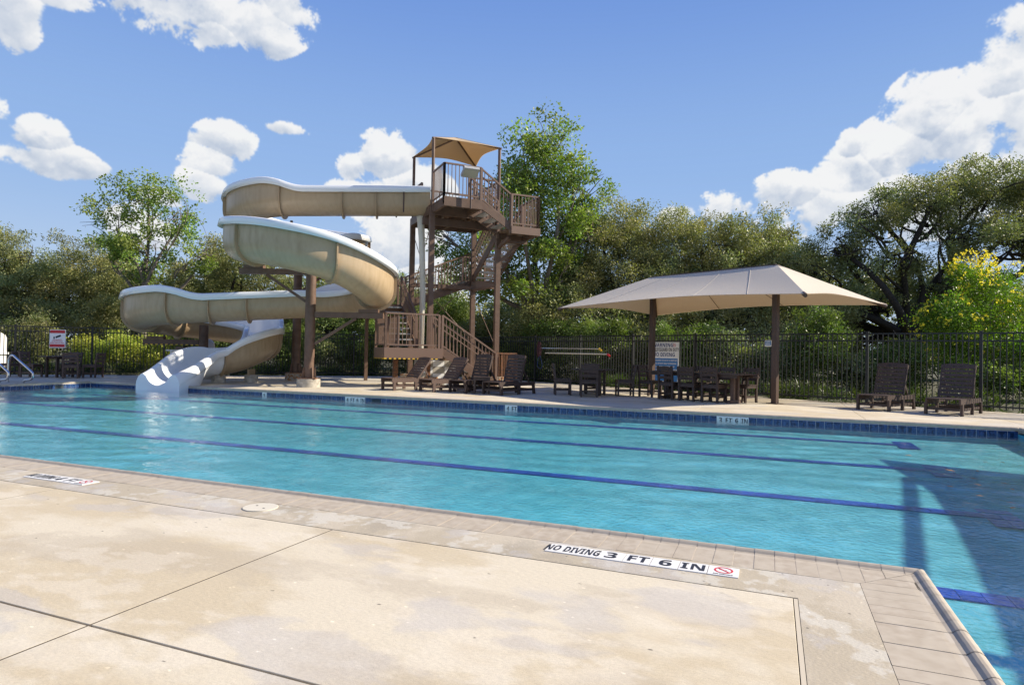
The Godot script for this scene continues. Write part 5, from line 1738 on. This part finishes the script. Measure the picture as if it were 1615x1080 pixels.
	var tints := [Color(0.18, 0.235, 0.06), Color(0.26, 0.285, 0.13), Color(0.40, 0.44, 0.07), Color(0.19, 0.2, 0.08)]
	var sh := [
		[-24.6, 30.5, 1.3, 2.3, 3, "behind the fence beside the white tank"], [-22.4, 30.2, 1.3, 2.6, 3, "behind the left dining table"], [-20.2, 30.6, 1.1, 1.5, 2, "below the surveillance sign"], [-18.6, 30.6, 1.2, 1.9, 2, "left of the slide's warning tape"], [-17.0, 31.0, 1.1, 1.9, 2, "behind the slide exit"],
		[-15.2, 31.5, 1.3, 2.4, 0, "behind the slide's lowest loop"], [-13.2, 31.8, 1.4, 2.4, 0, "behind the slide's lower right turn"], [-11.0, 32.0, 1.3, 2.6, 0, "behind the rear slide column"], [-9.3, 32.0, 1.2, 2.2, 1, "right of the near slide column"], [-7.4, 32.2, 1.3, 2.5, 0, "left of the tower's low platform"], [-5.4, 32.4, 1.3, 2.6, 3, "behind the tower's low platform"],
		[-3.4, 31.6, 1.4, 2.8, 0, "behind the tower stairs"], [-1.4, 30.0, 1.4, 2.6, 3, "behind the tower's foot"], [0.4, 28.2, 1.3, 2.4, 0, "behind the upright lounger"], [2.0, 27.0, 1.3, 2.2, 0, "behind the pool poles"], [3.6, 25.8, 1.2, 2.4, 0, "behind the small dining table"], [5.0, 25.2, 1.2, 2.5, 3, "left of the WARNING sign"],
		[14.9, 20.2, 1.0, 1.0, 0, "low under the yellow-flowered bush"], [16.6, 20.4, 1.1, 1.2, 0, "at the right edge behind the last lounger"],
		[6.6, 24.6, 1.2, 2.3, 0, "behind the WARNING sign"], [8.0, 24.0, 1.2, 2.4, 1, "behind the long table's middle"], [9.4, 23.4, 1.2, 2.0, 1, "behind the long table's right end"], [10.8, 22.8, 1.1, 2.0, 0, "right of the right canopy post"], [11.9, 22.3, 1.1, 1.7, 1, "behind the gap before the right loungers"], [13.2, 22.0, 1.1, 1.8, 0, "behind the farther right lounger"]]
	rng.seed = 91
	var hs := []
	for a in sh: hs.append(rng.randf_range(0.75, 1.55))
	for i in sh.size():
		var a: Array = sh[i]
		if a[0] > -20.5 and a[0] < 12.5 and a[4] != 2: a[3] *= hs[i]
		bush("shrub", "%s %s" % [names[a[4]], a[5]], spot(a[0], a[1]), a[2], a[3], tints[a[4]], 200 + i, "shrubs behind the fence", 1.0 if a[4] != 2 else 0.85)
	# woodland that closes the view behind all that
	var wood := MultiMeshInstance3D.new()
	var wb := []
	rng.seed = 60
	for k in 46:
		var x := -44.0 + k * 2.0
		wb.append(bl(x + rng.randf_range(-0.7, 0.7), rng.randf_range(2.2, 4.2), 44.0 - absf(x) * 0.12 + rng.randf_range(-2, 3), 2.4, rng.randf_range(2.4, 3.4)))
	var wd := thing("woodland", "far dark woodland mass behind the trees", "woodland", spot(0, 44))
	struct(wd, "stuff")
	crown(wd, wb, 9000, "far", M.leaf_oak, oak, 0.0, 61)
	# grass and weeds along the fence foot
	var gr := thing("undergrowth", "rough grass and weeds along the outer foot of the fence", "grass", spot(0, 27))
	struct(gr, "stuff")
	var gbl := []
	var fp := [Vector3(-29.5, 0, -12.6), Vector3(-13.4, 0, -27.3), Vector3(0.0, 0, -20.15), Vector3(4.6, 0, -18.4), Vector3(12, 0, -15.6)]
	for i in 4:
		var n := int(fp[i].distance_to(fp[i + 1]) / 0.8)
		for k in n:
			var p: Vector3 = fp[i].lerp(fp[i + 1], (k + 0.5) / n) + Vector3(rng.randf_range(-0.2, 0.2), 0.08, rng.randf_range(-0.9, 0.0))
			gbl.append([p, Vector3(0.6, 0.16, 0.5)])
	crown(gr, gbl, 1500, "grass", M.leaf_light, Color(0.075, 0.10, 0.025), 0.0, 62, "tufts")
